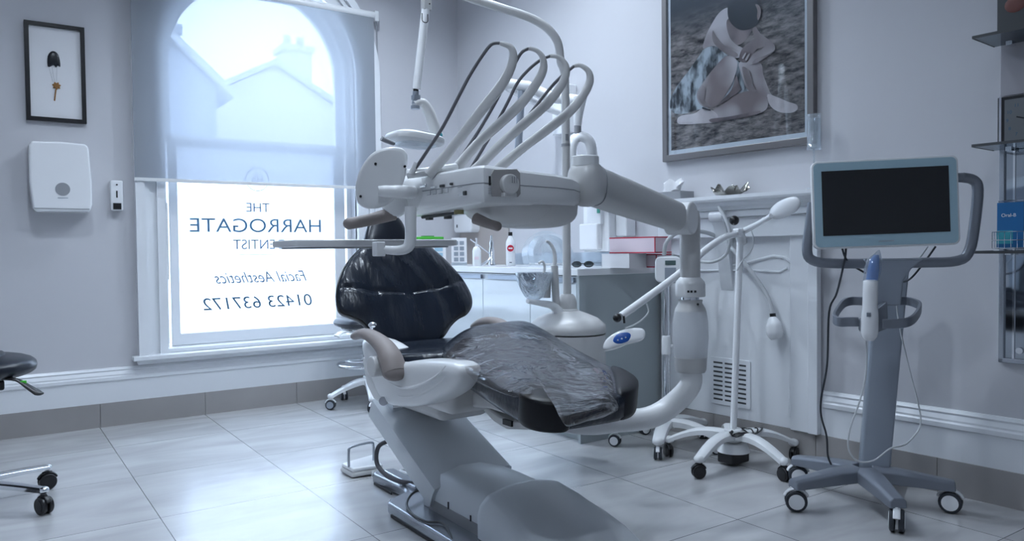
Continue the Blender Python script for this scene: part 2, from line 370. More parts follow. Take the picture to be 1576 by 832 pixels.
# window: casing, arch, sashes, panes
wroot = struct(thing('window_1', 'tall arched window', 'window', (WCX, YI, WZ0))); del wroot['category']
def arch_casing(r0_, r1_, y0, y1, z0, mname, nm, z00=None):
    g = G(); n = 24
    a = arch(WCX, r0_, z0, WZC, n); b = arch(WCX, r1_, z0, WZC, n)
    rs = []
    for (xa, za), (xb, zb) in zip(a, b): rs.append([V((xa, y0, za)), V((xb, y0, zb)), V((xb, y1, zb)), V((xa, y1, za))])
    return g.rings(rs).build(nm, mname, wroot, ang=25)
arch_casing(WR, WR+.045, YI-.030, YI+.02, .40, 'gloss', 'casing_inner')
arch_casing(WR+.045, WR+.085, YI-.012, YI+.01, .40, 'gloss', 'casing_bead')
arch_casing(WR+.085, WR+.115, YI-.034, YI, .40, 'gloss', 'casing_face')
arch_casing(WR+.115, WR+.165, YI-.062, YI, .40, 'gloss', 'casing_outer')
arch_casing(WR-.030, WR+.001, YI+.10, YO, .42, 'gloss', 'window_frame')
g = G(); g.bx(WCX-WR-.20, WCX+WR+.20, YI-.085, YI-.0005, .372, .400); g.bx(WCX-WR-.17, WCX+WR+.17, YI-.045, YI, .345, .372)
g.build('window_sill', 'gloss', wroot, bevel=.006)
G().bx(WX0+.001, WX1-.001, YI-.006, YO, .4005, .425).build('window_sill', 'gloss', wroot, bevel=.004)
SX0, SX1 = WX0+.045, WX1-.045
g = G()
for z0, z1, y in ((.427, 1.72, 5.12),):
    rs = []
    for xo, zo, xi, zi in ((SX0, z0, SX0+.052, z0+.075), (SX1, z0, SX1-.078, z0+.075), (SX1, z1, SX1-.078, z1-.05), (SX0, z1, SX0+.052, z1-.05)):
        rs.append([V((xo, y+.045, zo)), V((xo, y, zo)), V((xi, y, zi)), V((xi, y+.045, zi))])
    g.rings(rs, closed=True)
g.build('lower_sash', 'gloss', wroot, bevel=.005)
arch_casing(WR-.075, WR-.030, 5.19, 5.235, 1.72, 'gloss', 'upper_sash')
g = G(); g.bx(SX0, SX1, 5.19, 5.235, 1.69, 1.75); g.build('meeting_rail', 'gloss', wroot, bevel=.005)
g = G(); g.bx(SX0+.04, SX1-.05, 5.138, 5.142, .49, 1.68); g.build('frosted_pane', 'frost', wroot)
g = G(); g.prism([(x, 5.21, z) for x, z in arch(WCX, WR-.06, 1.74, WZC)], (0, .004, 0)); g.build('clear_pane', 'glass', wroot)
# lettering, applied to the outside face and so read backwards from the room
RX = V((1, 0, 0)); UZ = V((0, 0, 1)); YT = 5.136
def wtext(nm, s_, px0, px1, py, hpx, m='ink', **k):
    a = P(px0, py, y=YT); b = P(px1, py, y=YT); c = P((px0+px1)/2, py-hpx, y=YT); mid = (a+b)/2
    text_mesh(nm, s_, m, wroot, (mid.x, YT, mid.z), RX, UZ, c.z-mid.z, abs(b.x-a.x), mirror=True, **k)
M['ink2'] = mat('blue_grey_lettering', (.10, .22, .36), .6); M['ink3'] = mat('pale_grey_lettering', (.14, .22, .34), .6); M['ink4'] = mat('dark_blue_grey_lettering', (.05, .12, .20), .6)
wtext('lettering_the', 'THE', 379, 415, 326, 14, 'ink3')
wtext('lettering_name', 'HARROGATE', 292, 494, 357, 21, 'ink2')
wtext('lettering_trade', 'DENTIST', 359, 438, 383, 15, 'ink3')
wtext('lettering_script', 'Facial Aesthetics', 330, 472, 434, 17, 'ink3', shear=.45)
wtext('lettering_phone', '01423 637172', 313, 480, 473, 18, 'ink4', shear=.15)
g = G(); a = P(358, 392, y=YT); b = P(436, 392, y=YT); g.bx(a.x, b.x, YT, YT+.0008, a.z-.0015, a.z+.0015); g.build('lettering_rule', 'ink3', wroot)
c = P(396, 276, y=YT); g = G(); g.tube([c+V((.075*math.cos(t), 0, .075*math.sin(t))) for t in [2*PI*i/32 for i in range(32)]], .0022, 6, closed=True); g.build('emblem_ring', 'ink3', wroot)
text_mesh('emblem_letters', 'Hb', 'ink3', wroot, (c.x, YT, c.z-.026), RX, UZ, .055, .07, mirror=True)

# roller blind
bl = thing('roller_blind', 'sheer white roller blind pulled halfway down the arched window', 'blind', (1.5, 4.955, 1.43))
g = G(); g.bx(.732, 2.262, 4.954, 4.9555, 1.445, 2.62); g.build('blind_fabric', 'blind', bl)
g = G(); g.bx(.728, 2.266, 4.948, 4.962, 1.430, 1.450); g.build('bottom_bar', 'plastic', bl, bevel=.003)
g = G(); g.cyl((.735, 4.975, 2.64), (2.275, 4.975, 2.64), .028); g.bx(2.27, 2.30, 4.95, 5.02, 2.60, 2.672); g.bx(.71, .735, 4.95, 5.02, 2.60, 2.672)
g.build('roller_tube', 'plastic', bl, bevel=.003)
g = G()
g.cyl((2.285, 4.965, 1.35), (2.285, 4.965, 2.62), .0025, 6); g.cyl((2.295, 4.975, 1.35), (2.295, 4.975, 2.62), .0025, 6)
g.build('chain', 'grey', bl)

# outside: paving and two houses seen through the blind
g = G(); g.bx(-30, 40, 5.5, 60, -1.0, -.9); struct(g.build('ground_outside', 'ground'))
def house(name, label, x0, x1, y0, dep, zt, ridge, wm, axis='x', chim=None):
    r = thing(name, label, 'building', ((x0+x1)/2, y0+dep/2, -.9))
    g = G()
    g.prism([(x0, y0, -.9), (x1, y0, -.9), (x1, y0, zt), ((x0+x1)/2, y0, ridge), (x0, y0, zt)], (0, dep, 0)); g.build('house_wall', wm, r)
    xm = (x0+x1)/2; g = G()
    for xa in (x0, x1):
        s_ = -1 if xa == x0 else 1; e = V((s_*.25, 0, -.25*(ridge-zt)/(xm-x0)))
        g.prism([V((xa, y0-.15, zt+.02))+e, (xm, y0-.15, ridge+.02), (xm, y0-.15, ridge+.16), V((xa, y0-.15, zt+.16))+e], (0, dep+.3, 0))
    g.build('roof', 'outroof', r)
    if chim:
        g = G(); cx, w_, h_ = chim; g.bx(cx-w_/2, cx+w_/2, y0+.4, y0+1.1, zt, h_); g.bx(cx-w_/2-.06, cx+w_/2+.06, y0+.34, y0+1.16, h_-.15, h_); g.build('chimney', wm, r)
        g = G()
        for i in (-1, 1): g.cyl((cx+i*w_*.25, y0+.75, h_), (cx+i*w_*.25, y0+.75, h_+.3), .1, 10)
        g.build('chimney_pot', wm, r)
    g = G()
    for k in range(2):
        xx = x0+(x1-x0)*(.25+.5*k); g.bx(xx-.35, xx+.35, y0-.02, y0+.02, .6, 1.8)
    g.build('house_window', 'dark', r)
house('stone_house', 'dark stone house with chimney outside, seen through the left of the blind', 1.75, 3.15, 13, 5, 3.72, 4.35, 'outwall', chim=(2.52, .3, 4.72))
house('rendered_house', 'pale rendered house across the street, seen through the blind', 3.6, 8.4, 19, 6, 4.3, 5.6, 'outwall2', chim=(6.75, .7, 6.3))

# ceiling lamps (above the frame; one is mirrored in the scanner's screen)
for i, (x, y) in enumerate(((.1, .5), (.3, 3.4), (1.6, 3.0), (1.9, 4.2), (.9, 1.9), (2.35, 3.3))):
    t = thing('ceiling_downlight', 'round recessed ceiling lamp', 'ceiling light', (x, y, CH-.012), 'recessed ceiling lamps')
    G().lathe([(.085, .012), (.10, .012), (.10, 0), (.085, 0)], (x, y, CH-.012)).build('trim_ring', 'white', t)
    lamp_m = M.get('lampglow') or mat('lamp_glow', (.92, .95, 1), .5, emit=6); M['lampglow'] = lamp_m
    G().cyl((x, y, CH-.010), (x, y, CH-.002), .08).build('diffuser', 'lampglow', t)
    area('downlight_beam', (x, y, CH-.02), (0, 0, 0), .16, .16, LAMP_W, (.74, .86, 1), shape='DISK', spread=math.radians(145))

# ================================================================== DENTAL CHAIR
X = V((1, 0, 0)); Y = V((0, 1, 0)); Z = V((0, 0, 1))
CX = 1.48
ch = thing('dental_chair', 'dental treatment chair with black leather upholstery on a grey slanted lift and silver floor plate', 'dental chair', (CX, 2.4, 0))
# silver floor plate with two rear fingers
out = [(1.235, 1.62), (1.235, 2.655), (1.26, 2.69), (1.345, 2.735), (1.365, 2.78), (1.350, 3.04), (1.37, 3.075), (1.44, 3.075), (1.46, 3.04), (1.475, 2.80), (1.50, 2.80), (1.515, 3.04), (1.535, 3.07), (1.60, 3.07), (1.62, 3.03), (1.61, 2.78), (1.63, 2.735), (1.71, 2.69), (1.735, 2.655), (1.735, 1.62)]
g = G(); g.prism([(x, y, .004) for x, y in out], (0, 0, .044)); g.build('floor_plate', 'silver', ch, bevel=.012, seg=3)
for x in (1.412, 1.56): G().cb((x, 2.87, .052), (.055, 0, 0), (0, .30, 0), (0, 0, .022)).build('plate_rib', 'silver', ch, bevel=.010)
g = G()
g.bx(1.349, 1.353, 2.86, 3.03, .002, .012); g.build('plate_slot', 'black', ch)
G().bx(1.232, 1.236, 2.25, 2.62, .002, .012).build('plate_slot', 'black', ch)
# base covers: rear part and rounded front part
def cover_ring(y, w, ztop, zb=.05, cx=1.495, sh=.058):
    h = w/2; pr_ = [(-h, zb), (-h, ztop-sh-.02), (-h+.010, ztop-sh+.012), (-h+.04, ztop-.012), (-h+.09, ztop), (-.04, ztop+.008), (.04, ztop+.008), (h-.09, ztop), (h-.04, ztop-.012), (h-.010, ztop-sh+.012), (h, ztop-sh-.02), (h, zb)]
    return [V((cx+x, y, z)) for x, z in pr_]
g = G(); g.rings([cover_ring(2.545, .325, .160), cover_ring(2.53, .325, .178), cover_ring(2.46, .325, .186), cover_ring(2.3, .325, .186), cover_ring(2.145, .325, .182)][::-1]); g.build('rear_base_cover', 'cover', ch, ang=50)
g = G(); rs = []
for y, w, zt in ((2.140, .350, .196), (2.134, .354, .199), (2.11, .356, .201), (2.0, .358, .188), (1.9, .356, .168), (1.8, .348, .138), (1.72, .327, .106), (1.66, .29, .080), (1.62, .23, .065), (1.61, .19, .058)): rs.append(cover_ring(y, w, zt, sh=min(.058, (zt-.05)*.35)))
g.rings(rs[::-1]); g.build('front_base_cover', 'cover', ch, ang=50)
sr = cover_ring(2.1465, .333, .189); G().tube(sr, .0035, 6).build('cover_seam', 'dark', ch)
g = G(); g.bx(1.331, 1.659, 2.12, 2.505, .045, .088); g.bx(1.329, 1.661, 1.66, 2.13, .045, .070); g.build('cover_kickstrip', 'grey', ch, bevel=.003)
G().bx(1.3295, 1.334, 2.352, 2.358, .085, .11).build('cover_screw', 'screw', ch); G().bx(1.3295, 1.334, 2.20, 2.206, .085, .105).build('cover_screw', 'screw', ch)
# slanted lift
def lift_ring(t):
    a0, a1 = V((1.318, 2.455, .150)), V((1.330, 2.985, .375)); b0, b1 = V((1.655, 2.44, .182)), V((1.655, 2.93, .375))
    a = a0.lerp(a1, t); b = b0.lerp(b1, t); n = V((0, -.40, .9)).normalized(); th = .085
    bul = .012
    return [a-n*th, a-n*.03, a-n*.008+X*.004, a+X*.02, a.lerp(b, .35)+n*bul, a.lerp(b, .65)+n*bul, b-X*.02, b-n*.008-X*.004, b-n*.03, b-n*th]
g = G(); g.rings([lift_ring(t) for t in (-.04, .1, .3, .5, .7, .9, 1.02)]); g.build('lift_arm', 'cover', ch, ang=50)
g = G(); g.cyl((1.37, 2.93, .36), (1.62, 2.93, .36), .058, 24); g.build('lift_pivot', 'chrome', ch)
g = G(); g.cb((1.50, 2.72, .42), (.22, 0, 0), (0, .42, 0), (0, 0, .13)); g.build('seat_carrier', 'warm', ch, bevel=.03)
# side shells
def shell(xp, s_):
    pts = [(559, 534), (568, 520), (604, 556), (650, 553), (698, 558), (711, 574), (706, 592), (688, 608), (660, 622), (628, 626), (600, 621), (584, 605), (572, 575)]
    p3 = [P(a, b, x=1.175) for a, b in pts]; p3 = [V((xp, q.y, q.z)) for q in catmull(p3, 3, True)]
    g = G(); g.pillow(p3, (s_, 0, 0), .035, .09, k=7, q=3.2, edge=.012); return g
shell(1.195, -1).build('side_shell', 'plastic', ch, ang=60)
gs = shell(1.715, 1); gs.v = [V((v.x, max(v.y, 2.38+.1*(v.z-.5)), v.z-.03)) for v in gs.v]; gs.build('side_shell', 'plastic', ch, ang=60)
for xp, s_ in ((1.195, -1),):
    g = G()
    for k in range(2):
        pp = [P(a, b+k*14, x=1.16) for a, b in ((592, 575), (605, 588), (625, 596), (650, 592), (675, 578), (690, 562))]
        g.tube([V((xp+s_*(.044-.004*k), q.y, q.z)) for q in pp], [.001, .004, .006, .006, .004, .001], 8, smooth=4)
    g.build('shell_ridge', 'plastic', ch)
g = G(); q = [P(a, b, x=1.20) for a, b in ((568, 548), (592, 552), (600, 580), (597, 600), (600, 622), (586, 612), (575, 590))]; g.prism([V((1.17, p.y, p.z)) for p in q], (.03, 0, 0)); g.build('hinge_cover', 'plastic', ch, bevel=.008)
G().cyl(P(590, 617, x=1.15), P(590, 617, x=1.22), .016, 16).build('hinge_bolt', 'chrome', ch)
g = G(); c = P(574, 532, x=1.2); g.tube([c, c+V((0, .03, .03)), c+V((0, .0, .075))], .007, 8); g.ell(c+V((0, 0, .08)), X*.016, Y*.016, Z*.012)
g.build('lock_knob', 'chrome', ch)
g = G(); g.bx(1.23, 1.68, 2.16, 2.80, .46, .56); g.build('seat_pan', 'warm', ch, bevel=.03)
# seat cushion
def cushion(pts2, z, hf, hb, nm, m, slope=0, y0=0, q=2.8, edge=.02, fn=None, **k):
    n = V((0, slope, 1)).normalized(); p3 = [V((x, y, z-slope*(y-y0))) for x, y in pts2]
    return G().pillow(catmull(p3, 4, True), n, hf, hb, k=8, q=q, edge=edge, fn=fn).build(nm, m, ch, ang=60, **k)
cushion([(1.205, 2.40), (1.20, 2.62), (1.22, 2.82), (1.30, 2.92), (1.48, 2.95), (1.66, 2.92), (1.74, 2.82), (1.755, 2.6), (1.75, 2.38), (1.48, 2.30)], .607, .028, .03, 'seat_cushion', 'leather', slope=.05, y0=2.4)
# leg rest, falling slightly to the toe board
LO, LN = V((1.46, 2.40, .642)), V((0, -.115, 1)).normalized()
leg_px = [(683, 552), (692, 535), (722, 516), (765, 508), (806, 505), (838, 520), (878, 546), (925, 572), (962, 590), (978, 606), (966, 624), (915, 634), (868, 640), (822, 637), (790, 622), (760, 604), (720, 577)]
leg3 = [PP(a, b, LO, LN) for a, b in leg_px]
def wr(p, x): return .006*noise.noise(p*7+V((3, 1, 2)))*(1-x)*2
G().pillow(catmull(leg3, 4, True), LN, .014, .032, k=8, q=3.2, edge=.028, fn=wr).build('leg_rest_cushion', 'leather', ch, ang=60)
toe = [PP(a, b, LO+LN*.002, LN) for a, b in ((797, 620), (812, 606), (845, 604), (868, 617), (879, 636), (868, 642), (832, 640), (805, 632))]
G().pillow(catmull(toe, 4, True), LN, .018, .028, k=7, q=3.0, edge=.028).build('toe_pad', 'vinyl', ch, ang=60)
toe = [PP(a, b, LO+LN*.002, LN) for a, b in ((938, 580), (955, 583), (976, 596), (982, 607), (974, 620), (950, 624), (944, 600))]
G().pillow(catmull(toe, 4, True), LN, .018, .028, k=7, q=3.0, edge=.028).build('toe_pad', 'vinyl', ch, ang=60)
# piping at the toe
# mechanism under the leg rest
g = G()
g.prism([V((1.32, q.y, q.z)) for q in [P(a, b, x=1.32) for a, b in ((690, 572), (712, 585), (735, 592), (760, 612), (800, 634), (845, 642), (800, 645), (755, 630), (720, 626), (690, 623), (655, 620))]], (.34, 0, 0))
g.build('leg_rest_mechanism', 'warm', ch, bevel=.012)
g = G(); g.prism([V((1.38, q.y, q.z)) for q in [P(a, b, x=1.38) for a, b in ((738, 622), (752, 628), (768, 640), (785, 646), (825, 650), (822, 662), (778, 660), (758, 648), (745, 634))]], (.2, 0, 0)); g.build('motor_housing', 'warm', ch, bevel=.008)
g = G(); a = P(782, 650, x=1.378); g.cb(a, (.01, 0, 0), (0, .05, 0), (0, 0, .018)); g.build('motor_vent', 'black', ch)
g = G(); g.prism([V((1.312, q.y, q.z)) for q in [P(a, b, x=1.312) for a, b in ((700, 573), (716, 579), (745, 597), (765, 618), (742, 606), (722, 594), (703, 590))]], (.04, 0, 0)); g.build('hinge_gap', 'dark', ch, bevel=.002)
# clear film over the leg rest
film_px = [(683, 545), (694, 527), (728, 510), (800, 503), (838, 514), (884, 543), (940, 572), (951, 600), (950, 632), (905, 648), (872, 655), (868, 640), (852, 612), (828, 603), (800, 612), (752, 598), (716, 575)]
fc = sum((V((a, b)) for a, b in film_px), V((0, 0)))/len(film_px)
g = G(); rs = []
fpx = catmull([(a, b, 0) for a, b in film_px], 4, True)
for s_ in (.02, .2, .4, .6, .75, .88, .96, 1.0):
    r = []
    for q in fpx:
        a, b = fc.x+(q.x-fc.x)*s_, fc.y+(q.y-fc.y)*s_
        h = .050 - (.014 if s_ > .95 else 0) - (.03 if s_ > .99 else 0)
        pt = PP(a, b, LO+LN*h, LN); pt += LN*(.006*noise.noise(pt*11)+.003*noise.noise(pt*30)); r.append(pt)
    rs.append(r)
g.rings(rs, cap=False); fo = g.build('plastic_sheet', 'film', ch, ang=180)
g = G()
for k in range(7):     # gathered pleats at the near edge
    a, b = 706+14*k, 546+8.5*k
    p0 = PP(a, b-2+k, LO+LN*.054, LN); p1 = PP(a+26, b-12+k, LO+LN*.054, LN); g.tube([p0, p0.lerp(p1, .5)+LN*.003, p1], [.0008, .002, .0008], 6, smooth=3)
g.build('sheet_pleat', glassmat('pleat_film', (.7, .72, .75), .9, .35, (.9, .92, .95)), fo)
# back rest and head rest
BD = V((0, .18, .355)).normalized(); BN = V((0, -.355, .18)).normalized(); BO = V((1.45, 2.87, .65))
bk = [(600, 374), (566, 377), (547, 391), (530, 412), (520, 438), (518, 462), (524, 480), (541, 488), (557, 496), (568, 508), (580, 522), (602, 531), (632, 533), (662, 530), (680, 519), (692, 502), (703, 491), (717, 483), (724, 470), (722, 453), (710, 431), (692, 410), (672, 391), (650, 377)]
bk3 = [PP(a, b, BO, BN) for a, b in bk]
def folds(p, x):
    cx = p.x-1.46; f = .011*math.sin(cx*42+4*math.sin(p.z*7))*max(0, 1-abs(x-.55)*1.5) if True else 0
    seam = .010*math.exp(-((p.z-.812-.55*cx*cx)/.008)**2)
    return f*(.6+.4*noise.noise(p*6)) - seam*(1 if x < .97 else 0)
G().pillow([q for q in catmull(bk3, 5, True)], BN, .038, .055, k=22, q=2.6, edge=.008, fn=folds).build('backrest_cushion', 'leather', ch, ang=60)
g = G(); g.tube([q+BN*.006 for q in bk3], .005, 8, smooth=5, closed=True); g.build('backrest_piping', 'black', ch)
g = G(); bc = sum(bk3, V())/len(bk3); g.pillow([bc+(q-bc)*.8-BN*.05 for q in catmull(bk3, 4, True)], -BN, .03, .0, k=5); g.build('backrest_shell', 'plastic', ch)
hd = [(566, 384), (564, 352), (575, 339), (595, 334), (610, 337), (621, 354), (625, 384)]
hd3 = [PP(a, b, BO+BN*.0, BN) for a, b in hd]
G().pillow(catmull(hd3, 4, True), BN, .03, .04, k=6, edge=.012).build('headrest_cushion', 'leather_plain', ch, ang=60)
g = G(); hc = sum(hd3, V())/len(hd3)-BN*.05; g.cb(hc-BD*.05, X*.07, BN*.012, BD*.24); g.build('headrest_slide', 'chrome', ch, bevel=.003)
# arm rests
def armrest(pts, xp, r, piv):
    p3 = [P(a, b, x=xp) for a, b in pts]; p3 = [V((xp, q.y, q.z)) for q in p3]
    g = G(); g.tube(p3, r, 14, smooth=5, flat=(1.0, 1.25), upv=(0, 0, 1)); g.ell(p3[0], X*r[0]*1.22, Y*r[0]*.9, Z*r[0]*.95, 14, 8); g.ell(p3[-1], X*r[-1]*1.25, Y*r[-1], Z*r[-1]*.8, 18, 10)
    o = g.build('armrest', 'cushion_grey', ch)
    if piv:
        c = P(*piv, x=xp); g = G(); g.cyl(c-X*(r[-1]*1.25+.004), c+X*.01, .036, 28); g.build('armrest_cap', 'warm', o, bevel=.004)
armrest([(546, 517), (560, 513), (577, 520), (592, 534), (602, 552), (608, 573)], 1.13, [.014, .020, .024, .029, .034, .036], (591, 562))
armrest([(729, 502), (742, 495), (760, 495), (776, 502), (786, 515)], 1.80, [.014, .018, .021, .023, .025], None)
# hoses of the chair
g = G(); g.tube([(1.40, 2.96, .20), (1.36, 3.0, .17), (1.345, 2.98, .10), (1.36, 2.86, .065), (1.44, 2.72, .058), (1.52, 2.60, .06)], .0095, 10, smooth=6); g.build('supply_hose', 'hose', ch)
g = G(); pts = [(664, 752, .06), (650, 752, .075), (634, 760, .075), (626, 775, .06), (634, 790, .055), (655, 802, .054), (685, 808, .054), (715, 824, .054)]
g.tube([P(a, b, z=z) for a, b, z in pts[:-1]]+[V((1.20, 2.06, .03)), V((1.16, 1.95, .008)), V((1.15, 1.7, .008))], .0045, 8, smooth=6); g.build('power_cable', 'dark', ch)

# foot control
fcx = thing('foot_control', 'white and grey foot control with wire bail handle on the floor beside the chair', 'foot pedal', (1.39, 3.24, 0))
a = [P(*q, z=.0) for q in ((523, 727), (541, 737), (592, 729), (577, 711))]
cen = sum(a, V())/4
def inset(k, z): return [V((cen.x+(q.x-cen.x)*k, cen.y+(q.y-cen.y)*k, z)) for q in a]
G().prism(inset(1.0, .004), (0, 0, .022)).build('pedal_base', 'warm', fcx, bevel=.012)
G().prism(inset(.93, .025), (0, 0, .020)).build('pedal_body', 'white', fcx, bevel=.010)
p0, p1 = P(537, 718, z=.045), P(575, 708, z=.045)
G().tube([p0, p0+Z*.065, p0+Z*.085+(p1-p0)*.12, p1+Z*.085-(p1-p0)*.12, p1+Z*.065, p1], .006, 10, smooth=4).build('bail_handle', 'silver', fcx)
G().tube([P(572, 729, z=.02), P(600, 731, z=.012), P(628, 729, z=.010), V((1.52, 3.12, .010)), V((1.62, 3.14, .012))], [.011, .009, .008, .008, .008], 10, smooth=5).build('pedal_hose', 'hoselight', fcx)

# ================================================================== DELIVERY UNIT
PX, PY = 1.965, 1.797
du = thing('delivery_unit', 'white swing-arm dental delivery unit with four curved instrument arms above the chair', 'dental delivery unit', (PX, PY, .2))
g = G(); px = [(900, 662), (950, 656), (1000, 644), (1035, 622), (1055, 595), (1058, 565)]
lo = [V((1.56, 2.35, .42)), V((1.62, 2.2, .40)), P(900, 652, x=1.68), P(950, 648, x=1.78), P(1000, 642, x=1.87), P(1035, 622, x=1.94), V((1.962, 1.797, .535)), V((1.962, 1.797, .60)), V((1.962, 1.797, .66))]
g.tube(lo, [.035, .036, .037, .038, .038, .038, .037, .036, .036], 20, smooth=5, flat=(1, 1)); g.build('support_pipe', 'plastic', du)
zz = lambda y: P(1063, y, d=2.6).z
g = G(); g.lathe([(.048, zz(572)), (.052, zz(568)), (.055, zz(550)), (.056, zz(549))], (PX, PY, 0), n=36); g.build('bottle_collar', 'warm', du)
g = G(); g.lathe([(.050, zz(556)), (.055, zz(548)), (.060, zz(520)), (.0585, zz(495)), (.053, zz(478))], (PX, PY, 0), n=36); g.build('water_bottle', 'bottle', du)
g = G(); g.lathe([(.053, zz(479)), (.050, zz(474)), (.040, zz(466)), (.041, zz(461))], (PX, PY, 0), n=36)
b = g.build('bottle_neck', 'warm', du); g = G(); g.cyl(P(1074, 468, d=2.55), P(1074, 468, d=2.58), .004, 10); g.build('bottle_button', 'black', b)
g = G(); g.lathe([(.030, zz(463)), (.030, zz(452))], (PX, PY, 0), n=30); g.build('pivot_shaft', 'chrome', du)
g = G(); g.lathe([(.049, zz(456)), (.050, zz(454)), (.050, zz(437)), (.047, zz(433)), (.036, zz(427)), (.030, zz(425))], (PX, PY, 0), n=36); b = g.build('pivot_cap', 'plastic', du)
g = G()
for a in (-.25, -.05, .2):
    dr = V((-math.cos(.87+a), -math.sin(.87+a), 0)); g.cb(V((PX, PY, zz(447)))+dr*.050, dr*.003, dr.cross(Z)*.007, Z*.007)
g.build('cap_marking', 'black', b)
g = G(); g.lathe([(.0335, zz(432)), (.0335, zz(400)), (.034, zz(398)), (.034, zz(335)), (.030, zz(325))], (PX, PY, 0), n=30); b = g.build('upright_post', 'warm', du)
# swing arm: head joint is nearer to the camera
A0 = V((1.285, 1.50, 0)); A0 = P(905, 283, d=1.96); A1 = P(1047, 336, d=2.53)
ad = (A1-A0).normalized(); side = ad.cross(Z).normalized(); au = side.cross(ad)
def armring(p, h, w): return [p+au*(h*sy*abs(math.sin(t))**.75)+side*(w*sx*abs(math.cos(t))**.75) for t in [2*PI*i/24 for i in range(24)] for sy, sx in [(1 if math.sin(t) >= 0 else -1, 1 if math.cos(t) >= 0 else -1)]]
g = G(); L_ = (A1-A0).length
g.rings([armring(A0+ad*(L_*t), h, .040) for t, h in ((.02, .052), (.3, .052), (.6, .050), (.92, .048))]); arm = g.build('swing_arm', 'warm', du, ang=50)
g = G()
g.rings([armring(A0+ad*(L_*.04)+side*.0015, .0535, .0405), armring(A0+ad*(L_*.042)+side*.0015, .0535, .0405)]); g.build('arm_seam', 'grey', arm)
g = G(); g.cyl(A1-side*.045, A1+side*.045, .054, 32); jn = g.build('elbow_joint', 'plastic', du, bevel=.008)
g = G(); g.ell(A0-ad*.01, au*.060, ad*.05, side*.046, 24, 12, .8); g.build('head_joint', 'warm', du)
g = G(); g.cyl(A0-ad*.015+Z*.04, A0-ad*.015+Z*.068, .035, 28); g.build('joint_cap', 'plastic', du, bevel=.004)
g = G(); pp = A0+ad*.14-side*.0425; g.cyl(pp, pp-side*.002, .010, 16)
g.cyl(A1-side*.046, A1-side*.047, .005, 10); g.build('arm_badge', 'grey', arm)
# delivery head
hz = lambda y: P(740, y, y=1.42).z
fx0, fy0 = .893, 1.42
foot = [(fx0+.01, fy0), (1.10, fy0-.004), (1.165, fy0+.012), (1.215, fy0+.05), (1.235, fy0+.11), (1.20, fy0+.20), (1.14, fy0+.31), (1.05, fy0+.37), (.95, fy0+.385), (fx0+.005, fy0+.37), (fx0, fy0+.33), (fx0, fy0+.02)]
g = G(); z1, z0 = hz(253), hz(309)
def foott(k, z, tilt=True):
    c = V((1.05, 1.58)); return [V((c.x+(x-c.x)*k, c.y+(y-c.y)*k, z-(x-fx0)*.055*(1 if z > 1.15 else 0))) for x, y in foot]
g.rings([foott(.96, z0-.002), foott(.985, z0+.004), foott(1.0, z0+.016), foott(1.004, (z0+z1)/2-.002), foott(1.0, z1-.018), foott(.985, z1-.006), foott(.94, z1), foott(.80, z1+.004)])
hdm = g.build('head_housing', 'plastic', du, ang=28)
g = G(); cc = V((1.05, 1.58)); g.tube([V((cc.x+(x-cc.x)*1.004, cc.y+(y-cc.y)*1.004, hz(281)-(x-fx0)*.02)) for x, y in foot], .0012, 6, closed=True); g.build('housing_seam', 'grey', hdm)
# recess and knob on the front face
rp = lambda a, b, dy=0: V((P(a, b, y=fy0-.002).x, fy0-.002+dy, P(a, b, y=fy0-.002).z))
rec = [(756, 268), (760, 261), (795, 260), (800, 266), (801, 298), (797, 303), (757, 302)]
G().prism([rp(a, b, -.0015) for a, b in rec], (0, .004, 0)).build('knob_recess', 'recess', hdm, bevel=.001)
g = G(); c = rp(781, 284); g.cyl(c+Y*.004, c-Y*.016, .0225, 32); kb = g.build('control_knob', 'warm', du, bevel=.003)
g = G()
for k in range(3): g.cb(c+V((.002+.006*k, -.0165, .010)), X*.0022, Y*.001, Z*.014)
g.build('knob_mark', 'grey', kb)
g = G(); c2 = rp(781, 300); g.cb(c2-Y*.006, X*.036, Y*.012, Z*.009); g.build('knob_guard', 'warm', du, bevel=.002)
g = G(); c2 = rp(753, 278, -.002); g.cb(c2, X*.004, Y*.002, Z*.020); g.build('latch_slot', 'black', hdm)
g = G()
for k in range(4): g.cb(rp(753, 290+2.6*k, -.002), X*.008, Y*.001, Z*.0010)
g.build('vent_slit', 'grey', hdm)
# the sloping control face on the left side
lp = lambda a, b, dx=0: V((fx0-.003+dx, P(a, b, x=fx0-.003).y, P(a, b, x=fx0-.003).z))
for a, b, w, h in ((652, 286, .030, .008), (668, 288, .024, .006), (681, 286, .018, .007), (695, 283, .008, .006), (711, 299, .024, .006), (716, 297, .010, .010)):
    c = lp(a, b, -.001); g = G(); g.cb(c, X*.006, Y*w, Z*h); g.build('toggle_button', 'dark' if w < .02 else 'chrome', hdm, bevel=.0015)
g = G()
for k in range(4):
    c = lp(660+9*k, 296-1.2*k, -.0005); g.cb(c-Z*.006, X*.001, Y*.018, Z*.0009); g.cb(c-Y*.009, X*.001, Y*.0009, Z*.012)
g.cb(lp(708, 288, -.0005), X*.001, Y*.02, Z*.001); g.build('button_legend', 'grey', hdm)
